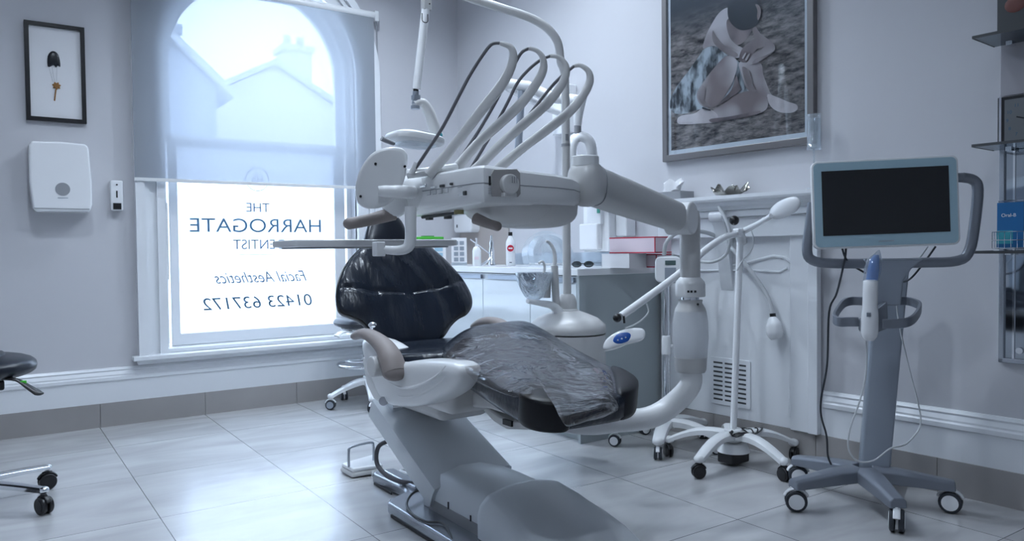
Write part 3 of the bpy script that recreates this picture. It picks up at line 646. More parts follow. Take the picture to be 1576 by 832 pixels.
# underside: shallow dome, tub and fittings
g = G(); g.add([(.898, 1.43, z0+.004), (1.05, 1.43, z0+.004), (1.05, 1.80, z0+.004), (.898, 1.80, z0+.004), (.905, 1.435, z0-.004), (1.05, 1.435, z0-.004), (1.03, 1.79, z0-.018), (.915, 1.79, z0-.018)], [(0, 1, 2, 3), (7, 6, 5, 4), (4, 5, 1, 0), (5, 6, 2, 1), (6, 7, 3, 2), (7, 4, 0, 3)]); g.build('underside_panel', 'plastic', du, bevel=.008)
g = G(); c = V((1.070, 1.565, z0)); g.ell(c, X*.108, Y*.115, Z*.048, 28, 14, .85); g.build('underside_dome', 'warm', du, ang=60)
g = G(); g.ell(V((1.150, 1.58, z0)), X*.080, Y*.125, Z*.054, 28, 14, .6); g.build('underside_tub', 'warm', du, ang=60)
g = G(); g.cyl((.945, 1.60, z0-.020), (.945, 1.60, z0-.0), .012, 20); g.build('rest_button', mat('olive_plastic', (.30, .28, .14), .4), du)
g = G()
for p_, q_ in (((.915, 1.70), (.93, 1.60)), ((.92, 1.76), (.945, 1.66))): g.tube([(p_[0]+.01, p_[1], z0-.021), (q_[0]+.01, q_[1], z0-.017)], .004, 8)
for x, y in ((.94, 1.74), (.96, 1.68)): g.cb((x, y, z0-.012-.012*(y-1.43)-.008), X*.012, Y*.02, Z*.010)
g.build('underside_clip', 'dark', du)
# far end: neck, screen paddle, handles
g = G(); g.tube([V((.94, 1.70, z0+.045)), V((.87, 1.80, z0+.035)), P(612, 296, d=1.93)], [.05, .045, .036], 20, smooth=5, flat=(1, 1)); g.ell(P(607, 310, d=1.93), Z*.042, X*.035, Y*.04); g.build('end_neck', 'plastic', du)
PD = 1.86; pn = (V((-.35, -.93, .0))).normalized(); po = P(588, 275, d=PD)
pad = [(549, 308), (547, 288), (553, 264), (566, 243), (580, 232), (600, 227), (618, 229), (626, 238), (626, 255), (621, 280), (610, 302), (592, 317), (570, 321), (556, 317)]
pd3 = catmull([PP(a, b, po, pn) for a, b in pad], 4, True)
pdl = G().pillow(pd3, pn, .006, .008, k=6, q=4, edge=.008).build('display_back', 'plastic', du, ang=50)
g = G()
for a, b in ((578, 252), (555, 302), (623, 256)): c = PP(a, b, po+pn*.0145, pn); G().cyl(c-pn*.004, c+pn*.001, .0032, 12).build('paddle_screw', 'screw', pdl)
g = G(); q0 = PP(582, 294, po+pn*.022, pn); q1 = PP(622, 295, po+pn*.022, pn); g.tube([q0-X*.0, q0.lerp(q1, .3), q1, P(640, 296, d=1.93)], [.012, .015, .016, .016], 14, smooth=4); g.build('paddle_bracket', 'plastic', pdl)
def handle(pts, d0, d1, k=1):
    n = len(pts); p3 = [P(a, b, d=d0+(d1-d0)*i/(n-1)) for i, (a, b) in enumerate(pts)]
    g = G(); g.tube(p3, [.018*k, .016*k, .0145*k, .0145*k][:n], 16, smooth=5); g.ell(p3[-1], X*.0145*k, Y*.0145*k, Z*.0145*k, 12, 8); g.build('grab_handle', 'cushion_grey', du)
handle([(606, 328), (585, 334), (560, 340), (537, 344)], 1.93, 1.88)
handle([(732, 336), (744, 341), (755, 345), (765, 348)], 1.80, 1.76, .78)
# instrument tray and its bracket
ta = P(458, 370, d=1.84); TX0, TY0, TZ = ta.x, ta.y, 1.013; TX1, TY1 = TX0+.455, TY0+.22
g = G(); g.prism([(x, y, TZ) for x, y in rounded(TX0, TY0, TX1, TY1, .03)], (0, 0, .018)); tr = g.build('instrument_tray', 'plastic', du, bevel=.004)
G().prism([(x, y, TZ-.004) for x, y in rounded(TX0+.02, TY0+.02, TX1-.02, TY1-.02, .02)], (0, 0, .005)).build('tray_underlay', 'grey', tr)
g = G(); tb = [P(632, 318, d=1.80), P(632, 345, d=1.80), P(632, 366, d=1.80), P(628, 380, d=1.80), P(614, 385, d=1.80), P(592, 384, d=1.80), P(580, 382, d=1.80)]
g.tube(tb, [.0135, .0135, .0135, .013, .0115, .010, .009], 14, smooth=4); g.build('tray_bracket', 'plastic', du)
g = G(); c = P(583, 385, d=1.80); g.cb(c+Z*.003, X*.022, Y*.03, Z*.034); g.build('tray_clamp', 'plastic', du, bevel=.003)
# four spring arms with their hoses
z3 = lambda a, b: (500+a/2.972, b/2.972)
whips = [
 ([(474, 803), (490, 785), (600, 655), (720, 500), (800, 400), (846, 320), (862, 260), (848, 215), (800, 197)], [(800, 197), (762, 203), (720, 255), (660, 350), (600, 465), (540, 580), (475, 680), (415, 770)], 1.84),
 ([(545, 835), (605, 765), (700, 655), (800, 565), (900, 470), (965, 385), (998, 320), (996, 265), (970, 232), (932, 221)], [(932, 221), (900, 240), (870, 290), (800, 430), (745, 530), (690, 620), (630, 710), (560, 815)], 1.90),
 ([(650, 808), (720, 745), (800, 665), (900, 575), (1010, 480), (1075, 400), (1102, 340), (1100, 295), (1070, 262), (1030, 256)], [(1030, 256), (985, 275), (930, 320), (880, 380), (835, 470), (790, 555), (740, 650), (640, 815)], 1.96),
 ([(760, 800), (835, 735), (920, 665), (1020, 590), (1120, 510), (1185, 430), (1212, 370), (1205, 325), (1170, 300), (1140, 302)], [(1140, 302), (1105, 330), (1060, 370), (1000, 440), (930, 530), (860, 600), (780, 675), (650, 800)], 2.02)]
for wp, hp, d in whips:
    n = len(wp); p3 = [P(*z3(a, b), d=d) for a, b in wp]
    w0 = .0115; rr = [w0*1.15, w0*1.1, w0*1.05, w0*1.1, w0*1.1, w0*1.0, w0*.9, w0*.7, w0*.5, w0*.5][:n-1]+[w0*.45]
    g = G(); g.tube(p3, rr, 12, smooth=5, flat=(1.0, .8)); wo = g.build('instrument_arm', 'warm', du)
    p3 = [P(*z3(a, b), d=d+.0008*i) for i, (a, b) in enumerate(hp)]
    g = G(); g.tube(p3, .0042, 10, smooth=5); g.build('instrument_hose', 'hose', wo)
g = G(); c0 = P(640, 266, d=1.86); g.tube([P(627, 268, d=1.86), P(660, 264, d=1.86), P(700, 258, d=1.9)], .014, 12, flat=(.8, 1.3)); g.tube([P(632, 268, d=1.84), P(640, 250, d=1.84)], [.007, .0045], 10); g.build('instrument_rest', 'plastic', du)
gt = thing('instrument_cassette', 'bright green plastic strip lying at the right end of the instrument tray', 'instrument case', (TX1-.06, TY0+.09, TZ+.0182))
g = G(); g.prism([(x, y, TZ+.0182) for x, y in rounded(TX1-.105, TY0+.06, TX1-.015, TY0+.10, .012)], (0, 0, .008)); g.build('case_body', 'green', gt, bevel=.002)
g = G(); g.bx(TX1-.075, TX1-.045, TY0+.07, TY0+.09, TZ+.0262, TZ+.029); g.build('case_clip', mat('dark_green_plastic', (.03, .3, .03), .4), gt)

# ================================================================== CUSPIDOR TOWER AND OPERATING LIGHT
ccx, ccy = 2.225, 2.79
cu = thing('cuspidor_unit', 'pale dental water tower with glass spittoon bowl behind the chair', 'cuspidor', (ccx, ccy, 0))
def cz(y): return P(878, y, y=ccy).z
g = G(); rr = .165
def ovr(k, z): return [V((ccx+.165*k*math.cos(t), ccy+.19*k*math.sin(t), z)) for t in [2*PI*i/36 for i in range(36)]]
g.rings([ovr(.98, cz(600)), ovr(1, cz(595)), ovr(1.0, cz(512))]); g.build('tower_body', 'warm', cu, ang=40)
g = G(); g.tube([(ccx-.02, ccy-.02, cz(600)+.03), (ccx-.05, ccy-.03, .42), (ccx-.25, ccy-.06, .42), (1.66, 2.72, .42)], .035, 16, smooth=5); g.build('mounting_bracket', 'warm', cu)
g = G(); g.rings([ovr(1.0, cz(510)), ovr(1.02, cz(507)), ovr(1.0, cz(498)), ovr(.80, cz(488)), ovr(.55, cz(482)), ovr(.3, cz(477))]); g.build('tower_cover', 'warm', cu, ang=50)
pc = P(876, 470, y=ccy); PCX, PCY = pc.x-.012, ccy
g = G(); g.lathe([(.052, cz(481)), (.052, cz(476)), (.045, cz(474)), (.045, cz(466)), (.038, cz(456)), (.028, cz(452))], (PCX, PCY, 0)); g.build('pole_collar', 'warm', cu, ang=30)
# operating light pole (rises past the delivery head, bends over to the left)
opl = thing('operating_light', 'overhead dental operating light hanging from a tall bent pole arm', 'dental lamp', (PCX, PCY, cz(452)))
g = G(); top = P(869, 75, y=PCY)
g.tube([(PCX, PCY, cz(453)), (PCX, PCY, cz(300)), (PCX, PCY, cz(130)), P(863, 95, y=PCY), P(858, 65, y=PCY), P(842, 43, y=PCY+.02), P(815, 27, y=PCY+.06), P(770, 12, y=PCY+.12), P(715, -6, y=PCY+.2), P(665, -26, y=PCY+.27), P(660, -30, y=PCY+.28)], .0195, 18, smooth=5); g.build('pole_arm', 'warm', opl)
g = G(); g.lathe([(.021, cz(226)), (.021, cz(222))], (PCX, PCY, 0)); g.cb((PCX-.008, PCY-.02, cz(213)), X*.016, Y*.004, Z*.03); g.build('pole_label', 'grey', opl)
LY = 3.05
g = G(); a, b = P(656, -14, y=LY), P(641, 142, y=LY); g.tube([P(660, -30, y=LY), a, P(656, 8, y=LY)], .018, 16); g.cb(P(656, 8, y=LY), X*.040, Y*.035, Z*.05); g.build('arm_elbow', 'warm', opl, bevel=.006)
g = G(); g.tube([P(655, 15, y=LY), P(641, 138, y=LY)], .0185, 16); sp = g.build('spring_arm', 'white', opl)
g = G(); c = P(654, 28, y=LY-.02); g.tube([c+V((-.014, 0, .02)), c+V((-.014, 0, -.01)), c+V((-.006, 0, -.018)), c+V((.006, 0, -.018)), c+V((.014, 0, -.01)), c+V((.014, 0, .02))], .002, 6, smooth=3)
g.cyl(P(640, 136, y=LY), P(640, 142, y=LY), .012, 14); c = P(661, 6, y=LY-.018); g.cyl(c, c-Y*.003, .003, 10); g.build('spring_clip', 'black', sp)
g = G(); g.cyl(P(640, 141, y=LY), P(639, 160, y=LY), .014, 16); g.cb(P(640, 150, y=LY), X*.03, Y*.03, Z*.02); g.cyl(P(639, 163, y=LY), P(639, 168, y=LY), .020, 20); g.build('swivel', 'cart_light', opl)
g = G(); nk = [P(637, 161, y=LY), P(650, 158, y=LY), P(660, 172, y=LY), P(667, 192, y=LY), P(674, 212, y=LY)]; g.tube(nk, [.018, .023, .027, .030, .032], 14, smooth=5, flat=(.9, 1)); g.build('light_neck', 'warm', opl)
g = G(); c = P(677, 208, y=LY-.035); g.ell(c, X*.014, Y*.004, Z*.016, 12, 8); g.build('neck_badge', 'teal', opl)
g = G(); hc = P(638, 215, y=LY); tx = V((.97, 0, -.10)).normalized()
g.ell(hc, tx*.118, Y*.12, V((.10, 0, .97))*.028, 30, 12, .6); lh = g.build('light_head', 'plastic', opl)
g = G(); g.ell(hc-Z*.018, tx*.090, Y*.10, Z*.014, 30, 10, .7); g.build('light_lens', 'tube', lh)
g = G(); g.cb(hc+V((.02, -.05, .028)), tx*.05, Y*.03, Z*.006); g.build('head_switch', 'grey', lh, bevel=.002)
g = G(); g.tube([P(606, 221, y=LY-.06), P(596, 217, y=LY-.07), P(587, 213, y=LY-.07)], [.008, .010, .010], 12, smooth=3, flat=(1, 1.3)); g.build('light_handle', 'grey', lh)

# basin with spout
g = G(); bc_ = P(822, 418, y=ccy+.02)
def bz(y): return P(822, y, y=ccy+.02).z
outp = [(.012, bz(463)), (.02, bz(462)), (.045, bz(456)), (.065, bz(444)), (.082, bz(428)), (.086, bz(419)), (.082, bz(419)), (.076, bz(428)), (.058, bz(443)), (.038, bz(453)), (.004, bz(456))]
g.lathe(outp, (bc_.x, bc_.y, 0), n=36); g.build('spittoon_bowl', 'bowlglass', cu, ang=60)
g = G(); g.tube([P(812, 463, y=ccy), P(830, 466, y=ccy), P(850, 470, y=ccy), P(858, 478, y=ccy), P(862, 492, y=ccy+.02)], [.014, .018, .024, .030, .038], 16, smooth=4, flat=(.75, 1)); g.build('bowl_carrier', 'white', cu)
g = G(); g.cyl(P(838, 458, y=ccy+.03), P(839, 420, y=ccy+.03), .028, 20); g.cyl(P(856, 470, y=ccy), P(853, 408, y=ccy), .0175, 18); g.build('spout_post', 'warm', cu, bevel=.004)
g = G(); g.tube([P(853, 410, y=ccy), P(854, 395, y=ccy), P(851, 382, y=ccy), P(845, 373, y=ccy), P(840, 371, y=ccy)], [.011, .009, .008, .007, .006], 12, smooth=4); g.tube([P(837, 420, y=ccy), P(838, 408, y=ccy), P(834, 402, y=ccy), P(829, 405, y=ccy)], .006, 10, smooth=4); g.build('water_spout', 'plastic', cu)

# white X-ray arm on the far wall
xr = thing('wall_xray_arm', 'white folding wall arm with a U-shaped yoke behind the instrument arms', 'x-ray arm', (2.85, 3.9, 1.6))
XD = 4.1
g = G(); g.tube([P(770, 128, d=XD), P(812, 133, d=XD), P(850, 150, d=XD), P(896, 155, d=XD-.1)], .030, 14, flat=(1, .8)); g.build('folding_arm', 'white', xr)
g = G(); g.cyl(P(803, 140, d=XD), P(797, 235, d=XD), .020, 16); g.build('arm_shaft', 'cart_light', xr)
g = G(); g.tube([P(893, 150, d=XD-.1), P(890, 175, d=XD-.1), P(889, 196, d=XD-.1)], [.036, .026, .018], 16, smooth=3); g.build('yoke_stem', 'white', xr)
g = G(); g.cyl(P(889, 192, d=XD-.1), P(889, 208, d=XD-.1), .019, 16); g.build('yoke_ring', 'grey', xr)
g = G(); g.tube([P(882, 262, d=XD-.1), P(878, 238, d=XD-.1), P(882, 218, d=XD-.1), P(892, 210, d=XD-.1), P(906, 216, d=XD-.1), P(911, 235, d=XD-.1), P(908, 262, d=XD-.1)], .024, 14, smooth=5, flat=(1, 1.5)); g.build('yoke', 'white', xr)
g = G(); g.box(W(1.15, 0, 1.72), WU*.16, WN*.07, Z*.30); g.tube([W(1.23, .07, 1.85), W(1.23, .18, 1.87), P(770, 128, d=XD)], .022, 12); g.build('wall_bracket', 'white', xr, bevel=.008)

# ================================================================== STANDS AND STOOLS
def five_star(root, c, r, z_in, z_out, a0, m, w_in=.034, w_out=.022, th=.026, arch_=.0):
    c = V(c)
    for k in range(5):
        a = math.radians(a0+72*k); dr = V((math.cos(a), math.sin(a), 0)); sd = V((-math.sin(a), math.cos(a), 0)); rs = []
        for i in range(9):
            t = i/8; p = c+dr*(.02+(r-.02)*t)+Z*(z_in+(z_out-z_in)*t**1.6+arch_*math.sin(PI*t)); w = w_in+(w_out-w_in)*t; h = th*(1-.35*t)
            rs.append([p+sd*w+Z*(-h*.6), p+sd*w*.95+Z*h*.25, p+sd*w*.55+Z*h*.6, p-sd*w*.55+Z*h*.6, p-sd*w*.95+Z*h*.25, p-sd*w+Z*(-h*.6)])
        g = G(); g.rings(rs); g.ell(c+dr*r+Z*(z_out-th*.05), dr*w_out*1.0, sd*w_out*1.0, Z*th*.62, 16, 8); g.build('base_leg', m, root, ang=45)
    G().cyl(c+Z*(z_in-.03), c+Z*(z_in+.03), w_in*1.2, 24).build('base_hub', m, root, bevel=.006)

# whitening lamp on white pole
wl = thing('whitening_lamp', 'white mobile whitening lamp stand with black castors and blue control panel', 'lamp stand', (2.83, 2.33, 0))
c0 = V((2.83, 2.33, 0)); five_star(wl, c0, .30, .135, .085, 191, 'plastic', .034, .024, .030, .02)
for k in range(5):
    a = math.radians(191+72*k); star_wheel(wl, c0+V((math.cos(a)*.305, math.sin(a)*.305, 0)), .030, a+.9+k*.7, 'black', 'black', 'black', .016)
g = G(); g.tube([c0+Z*.15, P(1139, 372, y=2.33)], .0155, 16); pole = g.build('pole', 'white', wl); pt = P(1139, 372, y=2.33)
g = G(); g.cyl(c0+Z*.06, c0+Z*.10, .075, 24, .06); g.build('base_cup', 'plastic', wl); g = G(); g.cb(c0+V((.0, 0, .035)), X*.12, Y*.09, Z*.05); g.build('power_adapter', 'black', wl, bevel=.008)
g = G()
for k in range(4): g.tube([c0+V((.05*math.cos(t)*(1+.3*k)+.02*k-.02, .035*math.sin(t)-.05, .155+.008*math.sin(3*t+k))) for t in [2*PI*i/12 for i in range(12)]], .0035, 6, smooth=2, closed=True)
g.build('coiled_cable', 'black', wl)
g = G(); pw = P(1132, 352, y=2.33); g.tube([P(1143, 376, y=2.33), P(1137, 356, y=2.33)], [.022, .024], 14); g.cb(P(1137, 358, y=2.33), X*.045, Y*.04, Z*.04); g.build('clamp_head', 'white', wl, bevel=.008)
g = G(); g.ell(P(1130, 339, y=2.30), X*.022, Y*.022, Z*.022); g.build('clamp_knob', 'black', wl)
JL = P(1132, 360, y=2.33)
g = G(); g.tube([JL, P(1112, 367, d=3.25), P(1085, 385, d=3.15), P(1040, 425, d=3.02), P(955, 487, d=2.8)], .0145, 14, smooth=5); g.build('lamp_arm', 'white', wl)
g = G(); g.ell(P(950, 489, d=2.79), X*.016, Y*.016, Z*.016); g.cyl(P(960, 486, d=2.79), P(961, 497, d=2.79), .004, 8); g.build('arm_knob', 'black', wl)
g = G(); g.tube([P(995, 467, d=2.86), P(998, 480, d=2.86), P(988, 492, d=2.84), P(975, 500, d=2.8), P(962, 505, d=2.8)], .0035, 8, smooth=5); g.build('lamp_cable', 'hoselight', wl)
g = G(); lc = P(958, 519, d=2.79); nd = (CAM-lc).normalized(); nd = V((nd.x, nd.y, .35)).normalized()
lamp_px = [(929, 538), (932, 524), (948, 512), (968, 506), (988, 506), (993, 514), (988, 523), (965, 529), (945, 537)]
lp3 = catmull([PP(a, b, lc, nd) for a, b in lamp_px], 4, True)
lhd = G().pillow(lp3, nd, .010, .02, k=6, edge=.008).build('lamp_head', 'white', wl, ang=60)
oval = catmull([PP(a, b, lc+nd*.016, nd) for a, b in ((943, 524), (950, 514), (966, 511), (972, 516), (966, 525), (950, 529))], 4, True)
pnl = G().pillow(oval, nd, .004, .002, k=4).build('control_panel', 'blue', lhd, ang=60)
g = G()
for a, b in ((951, 523), (957, 521), (963, 519)): c = PP(a, b, lc+nd*.022, nd); g.ell(c, rt*.003, up*.003, nd*.0015, 10, 6)
g.build('panel_button', 'white', pnl)
g = G(); g.tube([P(1145, 355, y=2.33), P(1165, 345, d=3.42), P(1187, 332, d=3.32)], [.015, .012, .011], 14); g.build('handpiece_arm', 'white', wl)
g = G(); g.ell(P(1208, 320, d=3.28), (P(1231, 310, d=3.22)-P(1185, 331, d=3.34))*.5, fw*.035, (P(1204, 308, d=3.28)-P(1211, 333, d=3.28))*.52, 24, 14, .9); g.build('handpiece_cover', 'white', wl)
g = G(); g.tube([P(1155, 350, y=2.32), P(1160, 370, y=2.31), P(1155, 388, y=2.31), P(1145, 398, y=2.31), P(1136, 412, y=2.32)], .003, 8, smooth=5)
g.tube([P(1136, 412, y=2.31), P(1134, 416, y=2.31)], .004, 6); g.build('pole_cable', 'hoselight', wl)

# treatment unit on chrome pole
tu = thing('polishing_unit', 'white control box with small LCD on a chrome pole behind the whitening lamp', 'treatment unit', (2.82, 2.74, 0))
c1 = V((2.82, 2.74, 0)); five_star(tu, c1, .26, .125, .088, 143, 'plastic', .036, .028, .034, .01)
for k in range(5):
    a = math.radians(143+72*k); star_wheel(tu, c1+V((math.cos(a)*.262, math.sin(a)*.262, 0)), .030, a+1.2+k*.5, 'rubber', 'white', 'white', .018)
zt = lambda y: P(1024, y, y=2.74).z
g = G(); g.lathe([(.016, .13), (.016, zt(398))], (2.82, 2.74, 0)); g.build('chrome_pole', 'chrome', tu)
g = G(); g.lathe([(.024, zt(545)), (.024, zt(520)), (.020, zt(516))], (2.82, 2.74, 0)); c = V((2.82, 2.74, zt(532))); g.tube([c, c+V((.03, -.04, 0))], .010, 12); g.build('height_clamp', 'white', tu, bevel=.002)
bxc = P(1028, 414, y=2.70); nb = V((-.75, -.62, .12)).normalized(); sb = Z.cross(nb).normalized(); ub = nb.cross(sb)
g = G(); g.prism([bxc+sb*x+ub*y_ for x, y_ in rounded(-.065, -.065, .065, .065, .028)], -nb*.06); bb = g.build('control_box', 'white', tu, bevel=.008)
g = G(); g.cb(bxc+sb*.012+ub*.032+nb*.001, sb*.052, ub*.022, nb*.003); g.build('lcd_display', 'lcd', bb)
g = G(); g.cb(bxc+sb*.012-ub*.022+nb*.001, sb*.055, ub*.06, nb*.002); g.build('keypad', 'cart_light', bb, bevel=.001)
g = G(); hs = [P(1022, 392, y=2.74), P(1026, 372, y=2.72), P(1045, 357, y=2.68), P(1080, 356, y=2.62), P(1110, 368, y=2.62), at_wall(1135, 392, .09), at_wall(1165, 430, .07), at_wall(1183, 460, .06), at_wall(1189, 484, .06)]
g.tube(hs, .0105, 12, smooth=5); hh = g.build('handpiece_hose', 'hoselight', tu)
g = G(); g.cyl(at_wall(1189, 482, .06), at_wall(1190, 489, .06), .014, 12); g.build('hose_clip', 'black', hh)
g = G(); g.tube([at_wall(1188, 488, .06), at_wall(1191, 500, .065), at_wall(1193, 512, .065), at_wall(1196, 520, .06)], [.018, .040, .044, .030], 16, smooth=4, flat=(.8, 1)); g.build('handpiece', 'white', hh)
g = G(); g.tube([P(1035, 392, y=2.7), P(1075, 402, y=2.68), at_wall(1100, 402, .10), at_wall(1118, 390, .09), at_wall(1124, 365, .12), at_wall(1118, 340, .13), at_wall(1106, 318, .13)], .008, 10, smooth=5); g.build('loop_hose', 'hoselight', tu)

# assistant's stool by the window
s2 = thing('assistant_stool', 'white-based assistant stool with chrome foot ring below the window', 'stool', (2.05, 4.65, 0))
c2 = V((2.05, 4.65, 0)); five_star(s2, c2, .26, .16, .085, 178, 'plastic', .034, .022, .030, .0)
for k in range(5):
    a = math.radians(178+72*k); star_wheel(s2, c2+V((math.cos(a)*.262, math.sin(a)*.262, 0)), .031, a+1.0, 'rubber', 'cart_light', 'white', .020)
g = G(); g.lathe([(.028, .16), (.028, .34), (.016, .345), (.016, .50)], c2); g.build('gas_lift', 'chrome', s2)
g = G(); g.tube([c2+V((.20*math.cos(t), .20*math.sin(t), .27)) for t in [2*PI*i/32 for i in range(32)]], .010, 10, closed=True)
for t in (0, 2.1, 4.2): g.tube([c2+Z*.27, c2+V((.2*math.cos(t), .2*math.sin(t), .27))], .006, 8)
g.build('foot_ring', 'chrome', s2)
g = G(); g.ell(c2+Z*.545, X*.215, Y*.215, Z*.045, 28, 10, .8); g.build('stool_seat', 'leather_plain', s2)
g = G(); g.ell(c2+Z*.505, X*.17, Y*.17, Z*.02, 24, 8, .8); g.tube([c2+V((-.10, -.05, .49)), c2+V((-.22, -.10, .50)), c2+V((-.26, -.11, .475))], [.012, .014, .02], 10, smooth=3, flat=(.6, 1.6)); g.build('seat_lever', 'white', s2)

# operator's stool at the left edge
s1 = thing('operator_stool', 'black leather saddle stool on a chrome five-star base at the left', 'stool', (-.07, 3.66, 0))
c3 = V((-.07, 3.66, 0)); five_star(s1, c3, .31, .115, .095, -36-5, 'chrome', .028, .020, .022, .0)
for k in range(5):
    a = math.radians(-41+72*k); star_wheel(s1, c3+V((math.cos(a)*.31, math.sin(a)*.31, 0)), .034, a+1.2, 'black', 'black', 'black', .020)
g = G(); g.lathe([(.026, .10), (.026, .30), (.015, .305), (.015, .48)], c3); g.build('gas_lift', 'chrome', s1)
zs = P(60, 560, y=3.66).z
g = G(); g.ell(c3+Z*(zs+.006), X*.235, Y*.22, Z*.052, 32, 14, .8); g.ell(c3+V((-.06, 0, zs+.05)), X*.19, Y*.17, Z*.032, 28, 10, .9); g.build('saddle_seat', 'leather_plain', s1)
g = G(); g.bx(-.20, .05, 3.60, 3.72, zs-.085, zs-.045); g.build('tilt_plate', 'black', s1, bevel=.008)
g = G(); g.tube([P(0, 582, y=3.5), P(25, 584, y=3.48), P(42, 594, y=3.46), P(58, 604, y=3.44), P(66, 605, y=3.43)], [.010, .010, .014, .018, .006], 12, smooth=4, flat=(.6, 1.3)); lv = g.build('height_lever', 'black', s1)
g = G(); g.cb(P(36, 588, y=3.465), X*.02, Y*.012, Z*.012); g.build('lever_mark', 'green', lv)

# ================================================================== SCANNER CART
kc = V((2.79, 1.67, 0)); sc = thing('scanner_cart', 'grey mobile scanner cart with pale blue framed monitor and loop handles', 'scanner cart', kc)
A_ = (160, 232, 304, 16, 88)
for a in A_:
    a = math.radians(a); dr = V((math.cos(a), math.sin(a), 0)); sd = V((-math.sin(a), math.cos(a), 0)); rs = []
    for t, w, zb, zt_ in ((.03, .045, .095, .150), (.12, .040, .092, .146), (.20, .034, .088, .136), (.285, .030, .084, .124), (.312, .029, .084, .120)):
        p = kc+dr*t; rs.append([p+sd*w+Z*zb, p+sd*w+Z*(zt_-.01), p+sd*w*.6+Z*zt_, p-sd*w*.6+Z*zt_, p-sd*w+Z*(zt_-.01), p-sd*w+Z*zb])
    g = G(); g.rings(rs); g.build('cart_leg', 'steel', sc, bevel=.005, seg=2)
for a, rot in zip(A_, (3.85, 5.2, 3.5, 4.2, 3.9)):
    a = math.radians(a); star_wheel(sc, kc+V((math.cos(a)*.298, math.sin(a)*.298, 0)), .040, rot, 'rubber', 'white', 'white', .022, h=.09)
# column leaning very slightly
cb_, ct_ = P(1345, 720, y=1.66), P(1372, 408, y=1.63)
cdn = V((-.80, -.60, 0)).normalized(); csd = Z.cross(cdn)
rs = []
for t, w, dp in ((0, .055, .035), (.5, .057, .034), (.86, .060, .032), (1.0, .062, .030)):
    p = cb_.lerp(ct_, t); rs.append([p+csd*x+cdn*y_ for x, y_ in rounded(-w, -dp, w, dp, .014, 3)])
g = G(); g.rings(rs); g.build('column', 'cart_light', sc, ang=30)
# monitor
mo = P(1362, 308, d=2.62); mn = V((-.66, -.72, .02)).normalized()
mc = [PP(a, b, mo, mn) for a, b in ((1255, 252), (1481, 235), (1472, 379), (1246, 381))]
mx_ = ((mc[1]-mc[0])+(mc[2]-mc[3])).normalized(); my = (((mc[0]-mc[3])+(mc[1]-mc[2]))/2); my = (my-mx_*my.dot(mx_)).normalized(); mcen = sum(mc, V())/4
mw = ((mc[1]-mc[0]).length+(mc[2]-mc[3]).length)/4; mh = ((mc[0]-mc[3]).length+(mc[1]-mc[2]).length)/4
mn = mx_.cross(my); 
def mrect(k0, k1, r, off, dy=0): return [mcen+mx_*x+my*(y_+dy)+mn*off for x, y_ in rounded(-mw*k0, -mh*k1, mw*k0, mh*k1, r)]
g = G(); g.prism(mrect(1, 1, .022, -.022), mn*.022); mon = g.build('monitor', 'plastic', sc, bevel=.004)
G().prism(mrect(.972, .955, .016, 0), mn*.0015).build('bezel', 'bezel', mon)
G().prism([mcen+mx_*x+my*y_+mn*.002 for x, y_ in ((-mw*.865, -mh*.70), (mw*.865, -mh*.70), (mw*.865, mh*.77), (-mw*.865, mh*.77))], mn*.001).build('screen', 'screen', mon)
G().cb(mcen-my*mh*.86+mn*.0018, mx_*.05, my*.004, mn*.0006).build('bezel_mark', 'cart_light', mon)
G().prism(mrect(.7, .7, .02, -.05), mn*.03).build('monitor_back', 'steel', mon, bevel=.008)
# tubular frame round the monitor
frp = [(1482, 273), (1498, 277), (1505, 292), (1500, 345), (1492, 385), (1474, 401), (1420, 404), (1350, 405), (1280, 405), (1250, 400), (1242, 385), (1246, 350), (1251, 312)]
fo_ = mo - mn*.045
g = G(); g.tube([PP(a, b, fo_, mn) for a, b in frp], .0175, 16, smooth=4, flat=(1, 1)); g.tube([PP(1482, 273, fo_, mn), PP(1440, 275, fo_, mn)], .0165, 14); g.build('frame_tube', 'steel', sc)
g = G(); q = [PP(a, b, fo_, mn) for a, b in ((1326, 398), (1420, 398), (1400, 414), (1388, 432), (1384, 470), (1344, 470), (1340, 430))]; g.prism([p-mn*.02 for p in q], mn*.04); g.build('column_head', 'cart_light', sc, bevel=.008)
# loop handles
ho = V((cb_.x, cb_.y, 0)); hd_ = 2.60
def loop(pts): 
    g = G(); g.tube([P(a, b, d=d) for a, b, d in pts], .013, 12, smooth=4, flat=(.55, 1.0), upv=None); 
    g = G(); rs = []
    cp = catmull([P(a, b, d=d) for a, b, d in pts], 5)
    for i, p in enumerate(cp):
        t = (cp[min(i+1, len(cp)-1)]-cp[max(i-1, 0)]); s_ = t.cross(Z).normalized()
        rs.append([p+s_*.0055+Z*.016, p-s_*.0055+Z*.016, p-s_*.0055-Z*.016, p+s_*.0055-Z*.016])
    g.rings(rs); return g
loop([(1330, 463, 2.84), (1310, 463, 2.86), (1298, 467, 2.82), (1288, 480, 2.70), (1284, 490, 2.62), (1292, 495, 2.58), (1306, 495, 2.58), (1321, 495, 2.58)]).build('loop_handle', 'steel', sc, bevel=.003)
loop([(1374, 463, 2.84), (1395, 463, 2.86), (1408, 466, 2.82), (1416, 472, 2.76), (1410, 486, 2.66), (1398, 495, 2.58), (1380, 498, 2.58), (1358, 498, 2.60)]).build('loop_handle', 'steel', sc, bevel=.003)
g = G(); cr = P(1337, 500, d=2.56); g.cb(cr, rt*.055, fw*.05, Z*.050); g.build('scanner_cradle', 'steel', sc, bevel=.012)
g = G(); q = [P(a, b, d=2.62) for a, b in ((1347, 478), (1366, 463), (1368, 505), (1350, 512))]; g.prism(q, fw*.10); g.build('cradle_arm', 'steel', sc, bevel=.004)
g = G()
